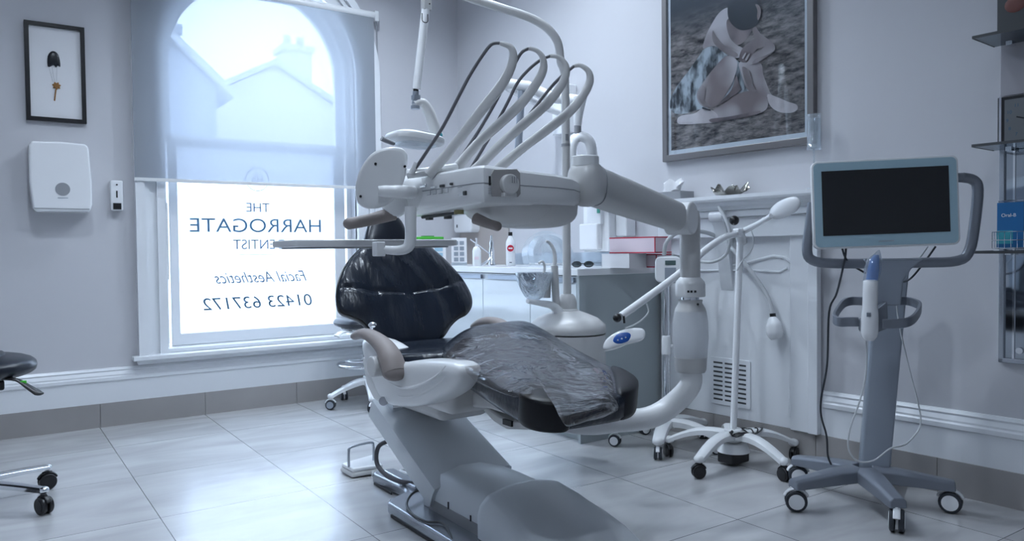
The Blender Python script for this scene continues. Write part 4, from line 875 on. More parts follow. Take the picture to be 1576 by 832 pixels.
g.tube([P(1302, 381, d=2.66), P(1300, 400, d=2.66), P(1288, 450, d=2.68), P(1276, 480, d=2.72), P(1273, 560, d=2.78), P(1264, 612, d=2.8), P(1264, 640, d=2.82), P(1272, 670, d=2.86), P(1274, 700, d=2.88), P(1279, 714, d=2.9)], .0035, 8, smooth=6)
g.tube([P(1296, 381, d=2.66), P(1302, 398, d=2.67), P(1315, 410, d=2.68), P(1332, 420, d=2.70)], .0035, 8, smooth=6)
g.tube([P(1440, 379, d=2.66), P(1425, 400, d=2.67), P(1405, 425, d=2.7), P(1392, 433, d=2.75), P(1378, 432, d=2.8)], .0035, 8, smooth=6)
g.build('dark_cable', 'rubber', sc)
g = G()
g.tube([P(1428, 379, d=2.72), P(1408, 405, d=2.74), P(1385, 425, d=2.78), P(1380, 460, d=2.84), P(1384, 500, d=2.84), P(1400, 570, d=2.84), P(1413, 620, d=2.82), P(1416, 655, d=2.80), P(1395, 682, d=2.76), P(1370, 690, d=2.7), P(1345, 708, d=2.62), P(1320, 709, d=2.6), P(1306, 690, d=2.6), P(1308, 660, d=2.6), P(1322, 620, d=2.6), P(1331, 585, d=2.6), P(1334, 550, d=2.6), P(1333, 524, d=2.56)], .0030, 8, smooth=6)
g.build('white_cable', 'hoselight', sc)
# handheld scanner in its cradle: lifts out, so a thing of its own
hw = thing('handheld_scanner', 'white handheld scanner wand with bright blue tip in a clear sleeve', 'scanner wand', P(1337, 524, d=2.545))
sx = lambda y: P(1339-(y-470)*.02, y, d=2.545)
g = G(); pr_ = [(524, .014), (518, .024), (512, .028), (490, .028), (482, .027), (474, .0245), (450, .024), (432, .0235), (430, .018)]
g.rings([[sx(y)+rt*(r*math.cos(t))+V((fw.x, fw.y, 0))*(r*.8*math.sin(t)) for t in [2*PI*i/20 for i in range(20)]] for y, r in pr_]); wb_ = g.build('wand_body', 'white', hw, ang=50)
g = G(); g.cb(P(1337, 484, d=2.522), rt*.014, fw*.002, Z*.014); g.build('wand_button', 'cart_light', wb_)
g = G(); g.rings([[P(x_, y, d=2.545)+rt*(r*math.cos(t))+V((fw.x, fw.y, 0))*(r*.7*math.sin(t)) for t in [2*PI*i/16 for i in range(16)]] for x_, y, r in ((1342, 431, .019), (1344, 415, .019), (1346, 400, .015), (1349, 392, .008))]); g.build('wand_tip', 'bluecap', hw)
g = G(); g.rings([[P(x_, y, d=2.545)+rt*(r*math.cos(t)*(1+.12*math.sin(5*t+y)))+V((fw.x, fw.y, 0))*(r*.8*math.sin(t)) for t in [2*PI*i/20 for i in range(20)]] for x_, y, r in ((1341, 432, .0245), (1343, 412, .027), (1346, 398, .022), (1351, 390, .010), (1353, 384, .002))]); g.build('clear_sleeve', 'tube', hw)

# ================================================================== COUNTER ALONG THE RIGHT WALL
CF = 2.495   # front face of the cabinets
def wx(y): return 2.97+.064*(5.02-y)
CY0, CY1 = 3.03, 5.0
cab = thing('base_cabinet', 'glossy white base cabinet run with grey end panel', 'cabinet', (2.75, 4.0, 0))
g = G(); g.prism([(CF+.02, CY0+.02, .10), (wx(CY0), CY0+.02, .10), (2.965, CY1, .10), (CF+.02, CY1, .10)], (0, 0, .76)); g.build('carcass', 'cabinet', cab)
g = G(); g.prism([(CF, CY0, 0), (wx(CY0)-.03, CY0+.002, 0), (wx(CY0)-.03, CY0+.02, 0), (CF, CY0+.02, 0)], (0, 0, .865)); g.build('end_panel', 'cabend', cab, bevel=.001)
g = G(); g.bx(CF+.05, CF+.07, CY0+.02, CY1, .0, .10); g.build('plinth', 'cabend', cab); 
g = G(); g.bx(CF-.004, CF+.016, CY0+.02, CY1-.02, .098, .112); g.build('plinth_rail', 'silver', cab)
ys = [CY0+.02, 3.46, 3.95, 4.43, CY1]
for i in range(4):
    y0, y1 = ys[i]+.003, ys[i+1]-.003
    g = G(); g.bx(CF, CF+.019, y0, y1, .115, .822); d_ = g.build('cabinet_door', 'cabinet', cab, bevel=.0015)
    g = G(); g.bx(CF+.004, CF+.018, y0+.03, y1-.05, .828, .852); g.build('finger_pull', 'cart_light', d_)
wt = tag(G().prism([(CF-.02, CY0-.012, .865), (wx(CY0)-.032, CY0-.012, .865), (wx(CY0)-.006, 3.04, .865), (2.960, 5.0, .865), (CF-.02, 5.0, .865)], (0, 0, .035)).build('worktop', 'worktop', bevel=.003), 'white laminate worktop on the glossy base cabinets', 'worktop')
g = G(); g.wb(.02, 1.97, .004, .012, .902, .98); tag(g.build('splashback', 'glass'), 'low clear glass splashback behind the worktop', 'splashback')
g = G(); g.wb(.02, .62, .004, .014, .90, 1.36); tag(g.build('wall_panel', 'taupewall', bevel=.002), 'warm grey panel on the wall above the sink end of the worktop', 'wall panel')

ZT = .9005
def onc(px, off):
    """a point of the worktop below the photo column px, off from the wall"""
    q = at_wall(px, 412, off); return V((q.x, q.y, ZT))
# white bottle with red label
c = onc(786, .30); b = thing('spray_bottle', 'tall white bottle with round red label and black cap on the worktop', 'bottle', c)
H = P(786, 357, y=c.y).z-ZT
g = G(); g.lathe([(.028, 0), (.030, .004), (.030, H*.66), (.027, H*.74), (.014, H*.86), (.012, H*.90)], c); g.build('bottle_body', 'white', b, ang=50)
g = G(); g.lathe([(.013, H*.89), (.014, H*.90), (.013, H)], c); g.build('bottle_cap', 'black', b)
vn = (CAM-c); vn.z = 0; vn.normalize()
g = G(); g.cyl(c+vn*.024+Z*H*.52, c+vn*.0312+Z*H*.52, .021, 24); lb = g.build('round_label', 'red', b)
G().cb(c+vn*.0315+Z*(H*.52), Z.cross(vn)*.026, vn*.0008, Z*.009).build('label_mark', 'white', lb)
g = G(); g.cb(c+vn*.030+Z*H*.10, Z.cross(vn)*.016, vn*.002, Z*.006); g.build('base_label', 'ink', b)
# hand wash bottle
c = onc(734, .42); b = thing('hand_wash_bottle', 'small white pump bottle with pink print beside the tap', 'soap bottle', c)
H = P(740, 366, y=c.y).z-ZT
G().lathe([(.027, 0), (.028, .004), (.028, H*.55), (.020, H*.66), (.010, H*.70), (.010, H*.78)], c).build('bottle_body', 'white', b, ang=50)
g = G(); g.cyl(c+Z*H*.77, c+Z*H*.95, .005, 10); g.cb(c+Z*H*.97+vn*.012, vn*.04, X*.014, Z*.010); g.build('pump_head', 'white', b)
g = G(); g.cb(c+vn*.028+Z*H*.28, Z.cross(vn)*.028, vn*.003, Z*.020); g.build('pink_print', 'pink', b)
# tap
c = onc(757, .28); b = thing('sink_tap', 'chrome mixer tap with long lever standing on the worktop', 'tap', c)
H = P(757, 362, y=c.y).z-ZT
G().lathe([(.024, 0), (.024, .01), (.019, .02), (.018, H*.55), (.012, H*.62), (.016, H*.75), (.008, H*.85), (.006, H)], c).build('tap_body', 'chrome', b, ang=40)
e0 = at_wall(728, 398, .52); e0 = V((e0.x, e0.y, e0.z))
g = G(); g.tube([c+Z*H*.28, P(740, 408, y=c.y), P(730, 398, y=c.y)], [.010, .009, .010], 12, smooth=3); g.build('tap_spout', 'chrome', b)
g = G(); g.tube([P(756, 392, y=c.y), P(738, 378, y=c.y), P(724, 368, y=c.y)], .0045, 8); g.build('tap_lever', 'chrome', b)
# leaflet holders
c = onc(707, .34)
def stand(name, label, c, w, h, m, pm, rows, cols):
    b = thing(name, label, 'leaflet holder', c); vn = (CAM-c); vn.z = 0; vn.normalize(); sd = Z.cross(vn); tl = (Z*.97-vn*.16).normalized()
    G().box(c-sd*w/2, sd*w, tl*h, -vn*.012).build('holder_back', m, b, bevel=.002)
    g = G()
    for i in range(rows):
        for j in range(cols):
            o = c-sd*w/2+sd*(w*(.12+.76*(j+.1)/cols))+tl*(h*(.12+.8*(i+.1)/rows))+vn*.001; g.box(o, sd*(w*.76/cols*.75), tl*(h*.8/rows*.7), vn*.0008)
    g.build('leaflet_print', pm, b)
    G().box(c-sd*w/2+vn*.001, sd*w, tl*h*.10, vn*.02).build('holder_lip', 'tube', b)
hh_ = P(707, 365, y=c.y).z-ZT
stand('leaflet_holder', 'upright white leaflet holder with grey printed pictures, beside the hand wash', c, .105, hh_, 'card', 'cart_light', 4, 2)
c = onc(676, .34); stand('leaflet_holder', 'pale blue printed leaflet holder, furthest left on the worktop', c, .10, hh_*.95, 'card', mat('pale_blue_print', (.35, .55, .68), .6), 4, 1)
# white dispenser on the wall above the sink
g0 = at_wall(716, 345, .05); b = thing('towel_roll_dispenser', 'rounded white dispenser on the wall above the leaflet holders', 'dispenser', g0)
wl_, wr_ = at_wall(703, 320, .06), at_wall(730, 320, .06); zt1, zb1 = at_wall(716, 318, .06).z+.12, at_wall(716, 358, .06).z
g = G(); uu0 = (wl_-WO).dot(WU); uu1 = (wr_-WO).dot(WU); g.prism([W(u_, .002, z) for u_, z in rounded(uu0, zb1, uu1, zt1, .03)], WN*.09); o = g.build('dispenser_case', 'white', b, bevel=.012)
g = G(); q = W(uu0+.05, .094, zb1+.05); g.cb(q, WU*.012, WN*.003, Z*.022); g.build('lock_slot', 'dark', o)
# water purifier boxes on the wall at the fireplace end
b = thing('paper_towel_cabinet', 'stepped white wall dispenser above the glove boxes with a small green badge', 'dispenser', W(1.50, .1, .99))
uL = lambda px, off: (at_wall(px, 370, off)-WO).dot(WU)
g = G(); g.prism([W(u_, .003, z) for u_, z in rounded(uL(898, .13), .985, uL(938, .13), at_wall(915, 300, .13).z+.1, .008)], WN*.13); o = g.build('dispenser_case', 'white', b, bevel=.01)
g = G(); g.prism([W(u_, .130, z) for u_, z in rounded(uL(892, .17), .995, uL(920, .17), at_wall(905, 344, .17).z, .01)], WN*.045); g.prism([W(u_, .130, z) for u_, z in rounded(uL(903, .16), at_wall(905, 346, .16).z, uL(925, .16), at_wall(905, 300, .16).z+.06, .01)], WN*.03); g.build('front_cover', 'white', b, bevel=.008)
g = G(); q = at_wall(921, 324, .165); g.cb(q, WU*.022, WN*.004, Z*.028); g.build('green_badge', mat('green_badge', (.02, .25, .18), .4), b)
b2 = thing('soap_dispenser', 'narrow white dispenser on the wall next to the stepped dispenser', 'dispenser', W(1.74, .05, 1.05))
g = G(); g.prism([W(u_, .002, z) for u_, z in rounded(uL(947, .08), at_wall(950, 364, .08).z, uL(965, .08), at_wall(950, 300, .08).z+.05, .012)], WN*.08); g.build('dispenser_case', 'white', b2, bevel=.012)
# glove boxes
def gbox(label, px0, px1, z0, z1, off, dep, ma, mb):
    a = uL(px0, off); e = uL(px1, off); r = thing('glove_box', label, 'box', W((a+e)/2, off-dep/2, z0), 'glove boxes on the worktop')
    bo = G().box(W(a, off-dep, z0), WU*(e-a), WN*dep, Z*(z1-z0)).build('carton', ma, r, bevel=.0015)
    t = .006; g = G()
    for zz_ in (z0, z1-t): g.box(W(a-.0006, off-dep-.0006, zz_), WU*(e-a+.0012), WN*(dep+.0012), Z*t)
    if mb: g.box(W(e-.004, off-.003, z0), WU*.0046, WN*.0036, Z*(z1-z0)); g.build('printed_band', mb, bo)
    return r
zA, zB = at_wall(965, 390, .33).z, at_wall(965, 365, .33).z
gbox('white carton on the worktop, bottom left below the pink-printed boxes', 926, 968, ZT, zA, .40, .13, 'card', 'card')
gbox('pink and red glove box on the worktop, right of the white carton', 973, 1010, ZT, zA-.003, .262, .12, 'pink', 'red')
gbox('pink glove box with red edges on top of the other two cartons', 938, 1008, zA+.002, zB, .36, .125, 'pink', 'red')
# dark spectacles
c = onc(897, .42); b = thing('safety_glasses', 'pair of dark safety glasses lying on the worktop', 'glasses', c); vn = (CAM-c); vn.z = 0; vn.normalize(); sd = Z.cross(vn)
g = G()
for s_ in (-1, 1): g.tube([c+sd*s_*.032+Z*.018+sd*(.024*math.cos(t))+Z*(.015*math.sin(t)) for t in [2*PI*i/16 for i in range(16)]], .0025, 6, closed=True); g.tube([c+sd*s_*.058+Z*.022, c+sd*s_*.06-vn*.06+Z*.016, c+sd*s_*.05-vn*.12+Z*.006], .003, 6)
g.tube([c-sd*.01+Z*.022, c+sd*.01+Z*.022], .0025, 6); g.build('frame', 'black', b)
g = G()
for s_ in (-1, 1): g.ell(c+sd*s_*.032+Z*.018, sd*.022, Z*.014, vn*.001, 14, 6)
g.build('lens', 'smoked', b)
# clear plastic face shield leaning behind the spittoon
c = onc(832, .30); b = thing('face_shield', 'curved clear plastic face shield lying on the worktop behind the spittoon', 'face shield', c)
rs = []
q0 = [P(a_, b_, y=c.y) for a_, b_ in ((815, 408), (812, 385), (822, 366), (840, 360), (860, 366), (872, 385), (876, 408))]
for s_ in (0, .05, .1): rs.append([p+Y*(s_-.05)*1.2+Z*(.02 if s_ == .05 else 0) for p in catmull(q0, 4)])
g = G(); k = len(rs[0]); g.v = [p for r in rs for p in r]
for i in range(2):
    for j in range(k-1): g.f.append((i*k+j, i*k+j+1, (i+1)*k+j+1, (i+1)*k+j))
g.pillow(catmull(q0, 4), -Y, .05, .0, k=5); g.build('visor', 'tube', b)
g = G(); g.tube([q0[0]+Z*.01, c+Z*.012+V((0, -.06, 0)), q0[-1]+Z*.01], .006, 8, smooth=4); g.build('head_band', 'white', b)

# ================================================================== FIREPLACE SURROUND
U0, U1 = 2.012, 2.93
fs = thing('fireplace_surround', 'white painted fireplace surround with boarded opening and moulded mantel shelf', 'fireplace', W(2.45, .02, .14))
g = G(); g.wb(U0, U1, 0, .022, .14, 1.235); g.build('back_board', 'gloss', fs)
g = G(); g.wb(2.80, U1+.01, .02, .045, .14, 1.20); g.wb(U1-.035, U1+.014, .02, .055, .14, 1.20); g.build('pilaster', 'gloss', fs, bevel=.004)
G().wb(U0+.002, 2.06, .02, .045, .14, 1.20).build('pilaster', 'gloss', fs, bevel=.004)
g = G(); g.wb(U0+.002, U1+.02, .0, .065, 1.05, 1.15); g.wb(U0+.002, U1+.03, 0, .085, 1.15, 1.185); g.build('frieze', 'gloss', fs, bevel=.005)
mprof = [(0, 1.185), (.095, 1.185), (.10, 1.195), (.115, 1.205), (.122, 1.22), (.145, 1.228), (.150, 1.238), (.150, 1.255), (0, 1.255)]
g = G(); a = [W(U0+.002, p, z) for p, z in mprof]; g.rings([a, [q+WU*(U1-U0+.05) for q in a]]); g.build('mantel_shelf', 'gloss', fs, ang=25)
# panel mouldings
def mould(pts, r=.007, closed=True):
    return G().tube([W(u_, .024, z) for u_, z in pts], r, 8, closed=closed)
up_ = [(at_wall(a, b_, .024)-WO) for a, b_ in ((1215, 640), (1221, 480), (1219, 405), (1208, 396), (1190, 394), (1165, 400), (1140, 407), (1120, 408))]
pp = [(q.dot(WU), q.z) for q in up_]
mould(pp, .008, False).build('panel_moulding', 'gloss', fs)
up_ = [(at_wall(a, b_, .024)-WO) for a, b_ in ((1212, 412), (1200, 418), (1160, 416), (1060, 416), (1025, 417))]
mould([(q.dot(WU), q.z) for q in up_], .006, False).build('panel_moulding', 'gloss', fs)
# scrolled corbel under the shelf
cbp = [(.022, 1.18), (.115, 1.18), (.12, 1.16), (.105, 1.13), (.085, 1.10), (.075, 1.05), (.062, .97), (.045, .88), (.03, .80), (.022, .78)]
ucb = (at_wall(1112, 330, .06)-WO).dot(WU)
g = G(); a = [W(ucb-.038, p, z) for p, z in cbp]; g.rings([a, [q+WU*.075 for q in a]]); g.cyl(W(ucb-.042, .095, 1.155), W(ucb+.042, .095, 1.155), .028, 20); g.build('corbel', 'gloss', fs, bevel=.004)
# air vent
vt = thing('air_vent', 'white slotted air vent grille low on the fireplace board', 'vent', W(2.45, .025, .19))
va, vb_ = 2.33, 2.572
G().prism([W(u_, .022, z) for u_, z in rounded(va, .195, vb_, .437, .01)], WN*.007).build('vent_plate', 'gloss', vt, bevel=.002)
g = G()
for i in range(9):
    for j in range(3):
        ua = va+.022+j*.070; z = .217+i*.0235; g.wb(ua, ua+.056, .0288, .0296, z, z+.009)
g.build('vent_slot', 'dark', vt)
# things on the mantel
c = W(2.50, .085, 1.2555); b = thing('leaf_bowl', 'crinkled silver metal leaf bowl on the mantel shelf', 'bowl', c)
rs = []
for k, (r, h) in enumerate(((.01, .0), (.03, .0), (.05, .006), (.075, .022), (.098, .034), (.094, .036), (.07, .026), (.045, .012), (.01, .006))):
    rs.append([c+WU*(r*1.05*math.cos(t)*(1+.10*math.sin(7*t)*r/.1))+WN*(r*.62*math.sin(t)*(1+.12*math.sin(6*t)*r/.1))+Z*(h*(1+.45*math.sin(7*t+1)*r/.1+.3*math.sin(11*t))) for t in [2*PI*i/56 for i in range(56)]])
g = G(); g.rings(rs); g.build('bowl', 'bronze', b, ang=30)
g = G(); g.tube([c+Z*.01, c+WU*.02+Z*.035, c+WU*.012+Z*.05], [.006, .009, .004], 8, smooth=3); g.build('bowl_stem', 'bronze', b)
c = W(2.12, .08, 1.2555); b = thing('tissue_box', 'grey tissue box with a white tissue pulled up on the mantel shelf', 'tissue box', c)
G().box(c-WU*.11-WN*.055, WU*.22, WN*.11, Z*.042).build('carton', 'grey', b, bevel=.002)
g = G(); rs = []
for k, (r, h) in enumerate(((.045, .042), (.04, .06), (.05, .08), (.03, .10))): rs.append([c+WU*(r*math.cos(t)*1.3+.01*k)+WN*(r*.35*math.sin(t)+.006*math.sin(3*t))+Z*(h+.014*math.sin(2*t+k)) for t in [2*PI*i/20 for i in range(20)]])
g.rings(rs); g.build('tissue', 'card', b)
# cup dispenser tube on thin stem
c = W(2.955, .10, 1.2555); b = thing('cup_dispenser', 'clear tube of cups on a thin stem, at the right end of the mantel', 'cup dispenser', c)
zt_, zb_ = at_wall(1253, 178, .10).z, at_wall(1253, 230, .10).z
g = G(); g.lathe([(.030, 0), (.030, .005), (.004, .010), (.004, zb_-1.2555)], c); g.build('stem', 'tube', b)
g = G(); g.lathe([(.032, zb_-1.2555), (.034, zb_-1.25), (.029, zb_-1.245), (.029, zt_-1.2555), (.031, zt_-1.25)], c); tb_ = g.build('tube', 'tube', b, ang=50)
g = G(); g.lathe([(.022, zb_-1.25)]+[(.024+.002*(i % 2), zb_-1.25+(zt_-zb_)*.92*i/22) for i in range(1, 22)], c); g.build('cup_stack', 'tube', tb_)

# ================================================================== PICTURES AND DISPENSERS
# dancer photograph in a pewter frame, flat on the wall
pu0, pu1, pz0, pz1 = 2.022, 2.915, 1.47, 2.72
pf = thing('framed_photograph', 'large framed photograph of a seated dancer hugging her knees, above the mantel', 'picture', W((pu0+pu1)/2, .02, pz0))
g = G(); t = .034
g.frame(W(pu0, .002, pz0), WU, Z, WN, pu1-pu0, pz1-pz0, t, .033); g.build('frame', 'picframe', pf, bevel=.004)
G().wb(pu0+.03, pu1-.03, .002, .020, pz0+.03, pz1-.03).build('mount', 'card', pf)
prm = bpy.data.materials.new('stage_floor_print'); prm.use_nodes = True; nt = prm.node_tree; N_ = nt.nodes.new; L2 = nt.links.new; bs = nt.nodes['Principled BSDF']; bs.inputs['Roughness'].default_value = .25
tc = N_('ShaderNodeTexCoord'); mp = N_('ShaderNodeMapping'); mp.inputs['Scale'].default_value = (1, 3, 9); mp.inputs['Rotation'].default_value = (-.25, 0, 0); L2(tc.outputs['Object'], mp.inputs[0])
nz = N_('ShaderNodeTexNoise'); nz.inputs['Scale'].default_value = 4; nz.inputs['Detail'].default_value = 9; nz.inputs['Roughness'].default_value = .7; L2(mp.outputs[0], nz.inputs['Vector'])
cr = N_('ShaderNodeValToRGB'); e = cr.color_ramp.elements; e[0].position = .38; e[0].color = (.018, .014, .014, 1); e[1].position = .64; e[1].color = (.40, .33, .30, 1); L2(nz.outputs[0], cr.inputs[0])
sx_ = N_('ShaderNodeSeparateXYZ'); L2(tc.outputs['Object'], sx_.inputs[0]); mr = N_('ShaderNodeMapRange'); mr.inputs[1].default_value = .80; mr.inputs[2].default_value = .60; L2(sx_.outputs[2], mr.inputs[0])
mxx = N_('ShaderNodeMix'); mxx.data_type = 'RGBA'; mxx.inputs[6].default_value = (.030, .033, .042, 1); L2(mr.outputs[0], mxx.inputs[0]); L2(cr.outputs[0], mxx.inputs[7]); L2(mxx.outputs[2], bs.inputs['Base Color'])
G().wb(pu0+.052, pu1-.052, .020, .021, pz0+.058, pz1-.05).build('print', prm, pf)
M['skinp'] = rampmat('printed_skin', (.26, .19, .18), (.66, .57, .56), .36, .60, 5, detail=1); M['skind'] = rampmat('printed_skin_shade', (.10, .07, .07), (.34, .25, .24), .35, .65, 9, detail=2); M['skinm'] = rampmat('printed_skin_halftone', (.20, .15, .14), (.40, .32, .31), .35, .65, 8, detail=2); M['tulle'] = rampmat('printed_tulle', (.02, .022, .026), (.52, .54, .56), .42, .62, 22, (1, 1, .5), 8); M['hairp'] = mat('printed_hair', (.012, .014, .02), .3); M['slip'] = mat('printed_ballet_slipper', (.62, .52, .50), .3, var=.3, vscale=20)
pz3 = lambda a, b: (1000+a/3.2, b/3.2)
lay = [0]
def shp(nm, pts, m, sm=True):
    lay[0] += 1; off = .0212+.0004*lay[0]
    p = [at_wall(*pz3(a, b), off) for a, b in pts]
    if sm: p = catmull(p, 5, True)
    return G().prism(p, -WN*.0004).build(nm, m, pf, ang=20)
shp('tutu', [(110, 550), (100, 500), (130, 430), (190, 350), (240, 280), (270, 240), (330, 230), (420, 290), (520, 380), (520, 440), (400, 470), (320, 520), (240, 540), (160, 560)], 'tulle')
shp('back_and_shoulder', [(262, 238), (275, 180), (310, 110), (345, 60), (385, 38), (420, 60), (410, 160), (380, 220), (345, 232), (300, 225)], 'skinp')
shp('neck_shadow', [(380, 100), (420, 90), (500, 130), (470, 200), (420, 220), (385, 160)], 'skind')
shp('far_leg', [(440, 310), (480, 300), (545, 310), (560, 370), (590, 450), (600, 470), (560, 480), (530, 455), (480, 440), (450, 360)], 'skinp')
shp('far_foot', [(580, 465), (620, 475), (680, 500), (722, 515), (726, 540), (690, 556), (630, 548), (590, 515)], 'slip')
shp('near_thigh', [(380, 275), (430, 300), (420, 370), (390, 440), (340, 510), (290, 530), (245, 510), (232, 460), (260, 410), (320, 330)], 'skinp')
shp('near_shin', [(300, 555), (350, 520), (420, 470), (490, 446), (550, 455), (580, 490), (575, 535), (530, 562), (440, 580), (350, 598), (300, 600)], 'skinp')
shp('near_foot', [(136, 585), (160, 568), (220, 558), (270, 530), (330, 560), (325, 600), (250, 608), (180, 612), (140, 608)], 'slip')
shp('far_arm', [(520, 130), (545, 165), (600, 205), (618, 235), (600, 260), (540, 300), (500, 318), (470, 300), (500, 270), (560, 235), (530, 200), (505, 150)], 'skinp')
shp('near_arm', [(300, 130), (345, 125), (370, 160), (420, 215), (460, 240), (450, 275), (420, 285), (360, 255), (310, 200)], 'skinp')
shp('hands', [(440, 290), (450, 250), (480, 215), (520, 195), (560, 205), (570, 225), (530, 240), (505, 270), (480, 305), (450, 305)], 'skind')
shp('knee', [(500, 200), (530, 192), (560, 200), (570, 222), (540, 238), (515, 235)], 'skinp')
shp('hair', [(383, 60), (388, 20), (410, -20), (450, -30), (500, -28), (530, 10), (545, 55), (535, 110), (500, 140), (450, 148), (410, 125), (390, 95)], 'hairp')
shp('leg_shadow', [(345, 505), (400, 445), (425, 375), (435, 400), (450, 440), (420, 465), (370, 500), (330, 520)], 'skind')
shp('thigh_halftone', [(240, 470), (262, 420), (275, 440), (270, 490), (300, 525), (262, 515), (245, 495)], 'skinm')
shp('arm_halftone', [(310, 150), (330, 180), (370, 225), (430, 262), (420, 280), (360, 255), (312, 205)], 'skinm')
shp('shin_halftone', [(300, 585), (380, 575), (460, 560), (540, 545), (530, 560), (440, 580), (350, 597), (300, 600)], 'skind')
shp('far_leg_halftone', [(455, 330), (490, 350), (510, 420), (530, 450), (500, 445), (470, 400)], 'skinm')
shp('finger_gap', [(455, 285), (468, 262), (475, 262), (462, 288)], 'skinp'); shp('finger_gap', [(470, 292), (486, 266), (493, 266), (478, 296)], 'skinp')
shp('forearm_halftone', [(520, 290), (570, 272), (612, 250), (600, 262), (540, 302), (505, 314)], 'skinm')
shp('ear', [(520, 22), (535, 25), (546, 45), (545, 75), (534, 100), (528, 80), (530, 50)], 'skinm')
shp('ribbon', [(262, 528), (285, 535), (300, 540), (298, 545), (275, 540), (258, 534)], 'hairp')
G().wb(pu0+.03, pu1-.03, .030, .0312, pz0+.03, pz1-.03).build('glazing', 'glass', pf)

# black framed pressed flower on the window wall
ff = thing('framed_flower', 'narrow black frame holding a pressed dark flower on a white ground, left of the window', 'picture', (.351, 5.0, 1.747))
x0, x1, z0, z1 = .205, .497, 1.747, 2.292; t = .022
g = G(); g.frame((x0, 5.019, z0), X, Z, -Y, x1-x0, z1-z0, t, .027); g.build('frame', 'black', ff, bevel=.002)
G().bx(x0+.01, x1-.01, 5.008, 5.018, z0+.01, z1-.01).build('mount', 'card', ff)
fp = lambda a, b: P(a/2, b/2, y=5.006)
g = G(); g.pillow(catmull([fp(*q) for q in ((146, 200), (147, 172), (158, 158), (172, 160), (182, 175), (186, 205), (178, 202), (172, 208), (165, 200), (152, 206))], 3, True), -Y, .008, 0, k=4); g.build('dark_petals', 'hairp', ff)
g = G()
for a in ((150, 205, 163, 252), (175, 205, 174, 250), (160, 206, 168, 252)): g.tube([fp(a[0], a[1]), fp(a[2], a[3])], .0006, 5)
g.build('thread', 'grey', ff)
g = G(); c = fp(174, 264); g.pillow([c+X*(.019*math.cos(t)*(1+.2*math.sin(7*t)))+Z*(.019*math.sin(t)*(1+.2*math.sin(7*t))) for t in [2*PI*i/28 for i in range(28)]], -Y, .006, 0, k=4); g.tube([fp(172, 275), fp(168, 310)], .0035, 6)
g.build('dried_bloom', mat('dried_brown_flower', (.30, .14, .04), .7), ff)
# paper towel dispenser
tdp = thing('paper_towel_dispenser', 'white plastic paper towel dispenser with round window below the black-framed flower', 'dispenser', (.352, 4.96, 1.235))
yf = 4.90; q = [P(a/2, b/2, y=yf+.02) for a, b in ((88, 445), (96, 434), (180, 436), (262, 444), (272, 455), (282, 560), (284, 630), (278, 652), (110, 652), (100, 640), (90, 560))]
g = G(); g.prism([V((p.x, yf, p.z)) for p in q], (0, .118, 0)); tcv = g.build('case', 'white', tdp, bevel=.018, seg=4)
g = G(); c = P(96.5, 291, y=yf); g.cyl(V((c.x, yf-.0015, c.z)), V((c.x, yf+.002, c.z)), .036, 32); g.build('level_window', 'grey', tcv)
G().bx(c.x-.025, c.x+.025, yf-.0012, yf+.001, c.z-.050, c.z-.046).build('case_mark', 'cart_light', tcv)
g = G(); p0 = P(52, 320, y=yf); p1 = P(138, 322, y=yf); g.bx(p0.x, p1.x, yf-.003, yf+.002, p0.z-.0015, p0.z+.0015); g.build('towel_slot', 'grey', tcv)
sd_ = thing('fragrance_dispenser', 'small narrow white wall dispenser with black window, left of the window casing', 'dispenser', (.64, 5.0, 1.25))
g = G(); g.prism([(x, 4.975, z) for x, z in rounded(.607, 1.255, .672, 1.43, .008)], (0, .044, 0)); bd = g.build('case', 'white', sd_, bevel=.006)
G().bx(.618, .660, 4.966, 4.980, 1.262, 1.298).build('push_button', 'black', bd); G().bx(.635, .643, 4.973, 4.977, 1.33, 1.37).build('display_slot', 'black', bd); G().cyl((.64, 4.973, 1.405), (.64, 4.977, 1.405), .005).build('indicator', 'black', bd)

# ================================================================== RIGHT WALL SHELVES
mu0 = 3.668
mp_ = thing('mirror_panel', 'tall metal-edged mirror panel on the wall behind the glass shelves', 'mirror', W(3.95, .02, .55))
G().wb(mu0+.012, 4.9, .003, .012, .565, 1.53).build('mirror_glass', 'mirror', mp_)
g = G(); g.wb(mu0, mu0+.018, .002, .024, .55, 1.545); g.wb(mu0, 4.9, .002, .024, .55, .568); g.build('frame', 'silver', mp_, bevel=.003)
g = G(); g.wb(mu0+.045, mu0+.052, .012, .018, .565, 1.53); g.cyl(W(mu0+.07, .012, .60), W(mu0+.07, .022, .60), .012, 14); g.build('bevel_strip', 'chrome', mp_)
wp_ = tag(G().wb(mu0-.002, 4.9, .001, .010, 1.56, 2.9).build('shelf_back_panel', 'shelfwall', bevel=.002), 'pale grey back panel on the wall behind the upper glass shelves', 'panel')
zsh = (1.752, 1.360, .972)
for z, lab in zip(zsh, ('smoked glass shelf on the right wall, topmost of three', 'smoked glass shelf on the right wall carrying the clock', 'smoked glass shelf on the right wall carrying the wire baskets')):
    sh = thing('glass_shelf', lab, 'shelf', W(4.2, .11, z), 'smoked glass shelves')
    G().wb(mu0-.016, 4.9, .026, .225, z-.004, z+.004).build('glass_pane', 'smoked', sh)
    g = G(); g.wb(mu0-.018, 4.9, .2235, .2265, z-.005, z+.005); g.wb(mu0-.019, mu0-.016, .026, .226, z-.005, z+.005); g.build('dark_edge', 'dark', sh)
    G().wb(mu0+.03, mu0+.05, .010, .05, z-.012, z-.004).build('shelf_support', 'chrome', sh)
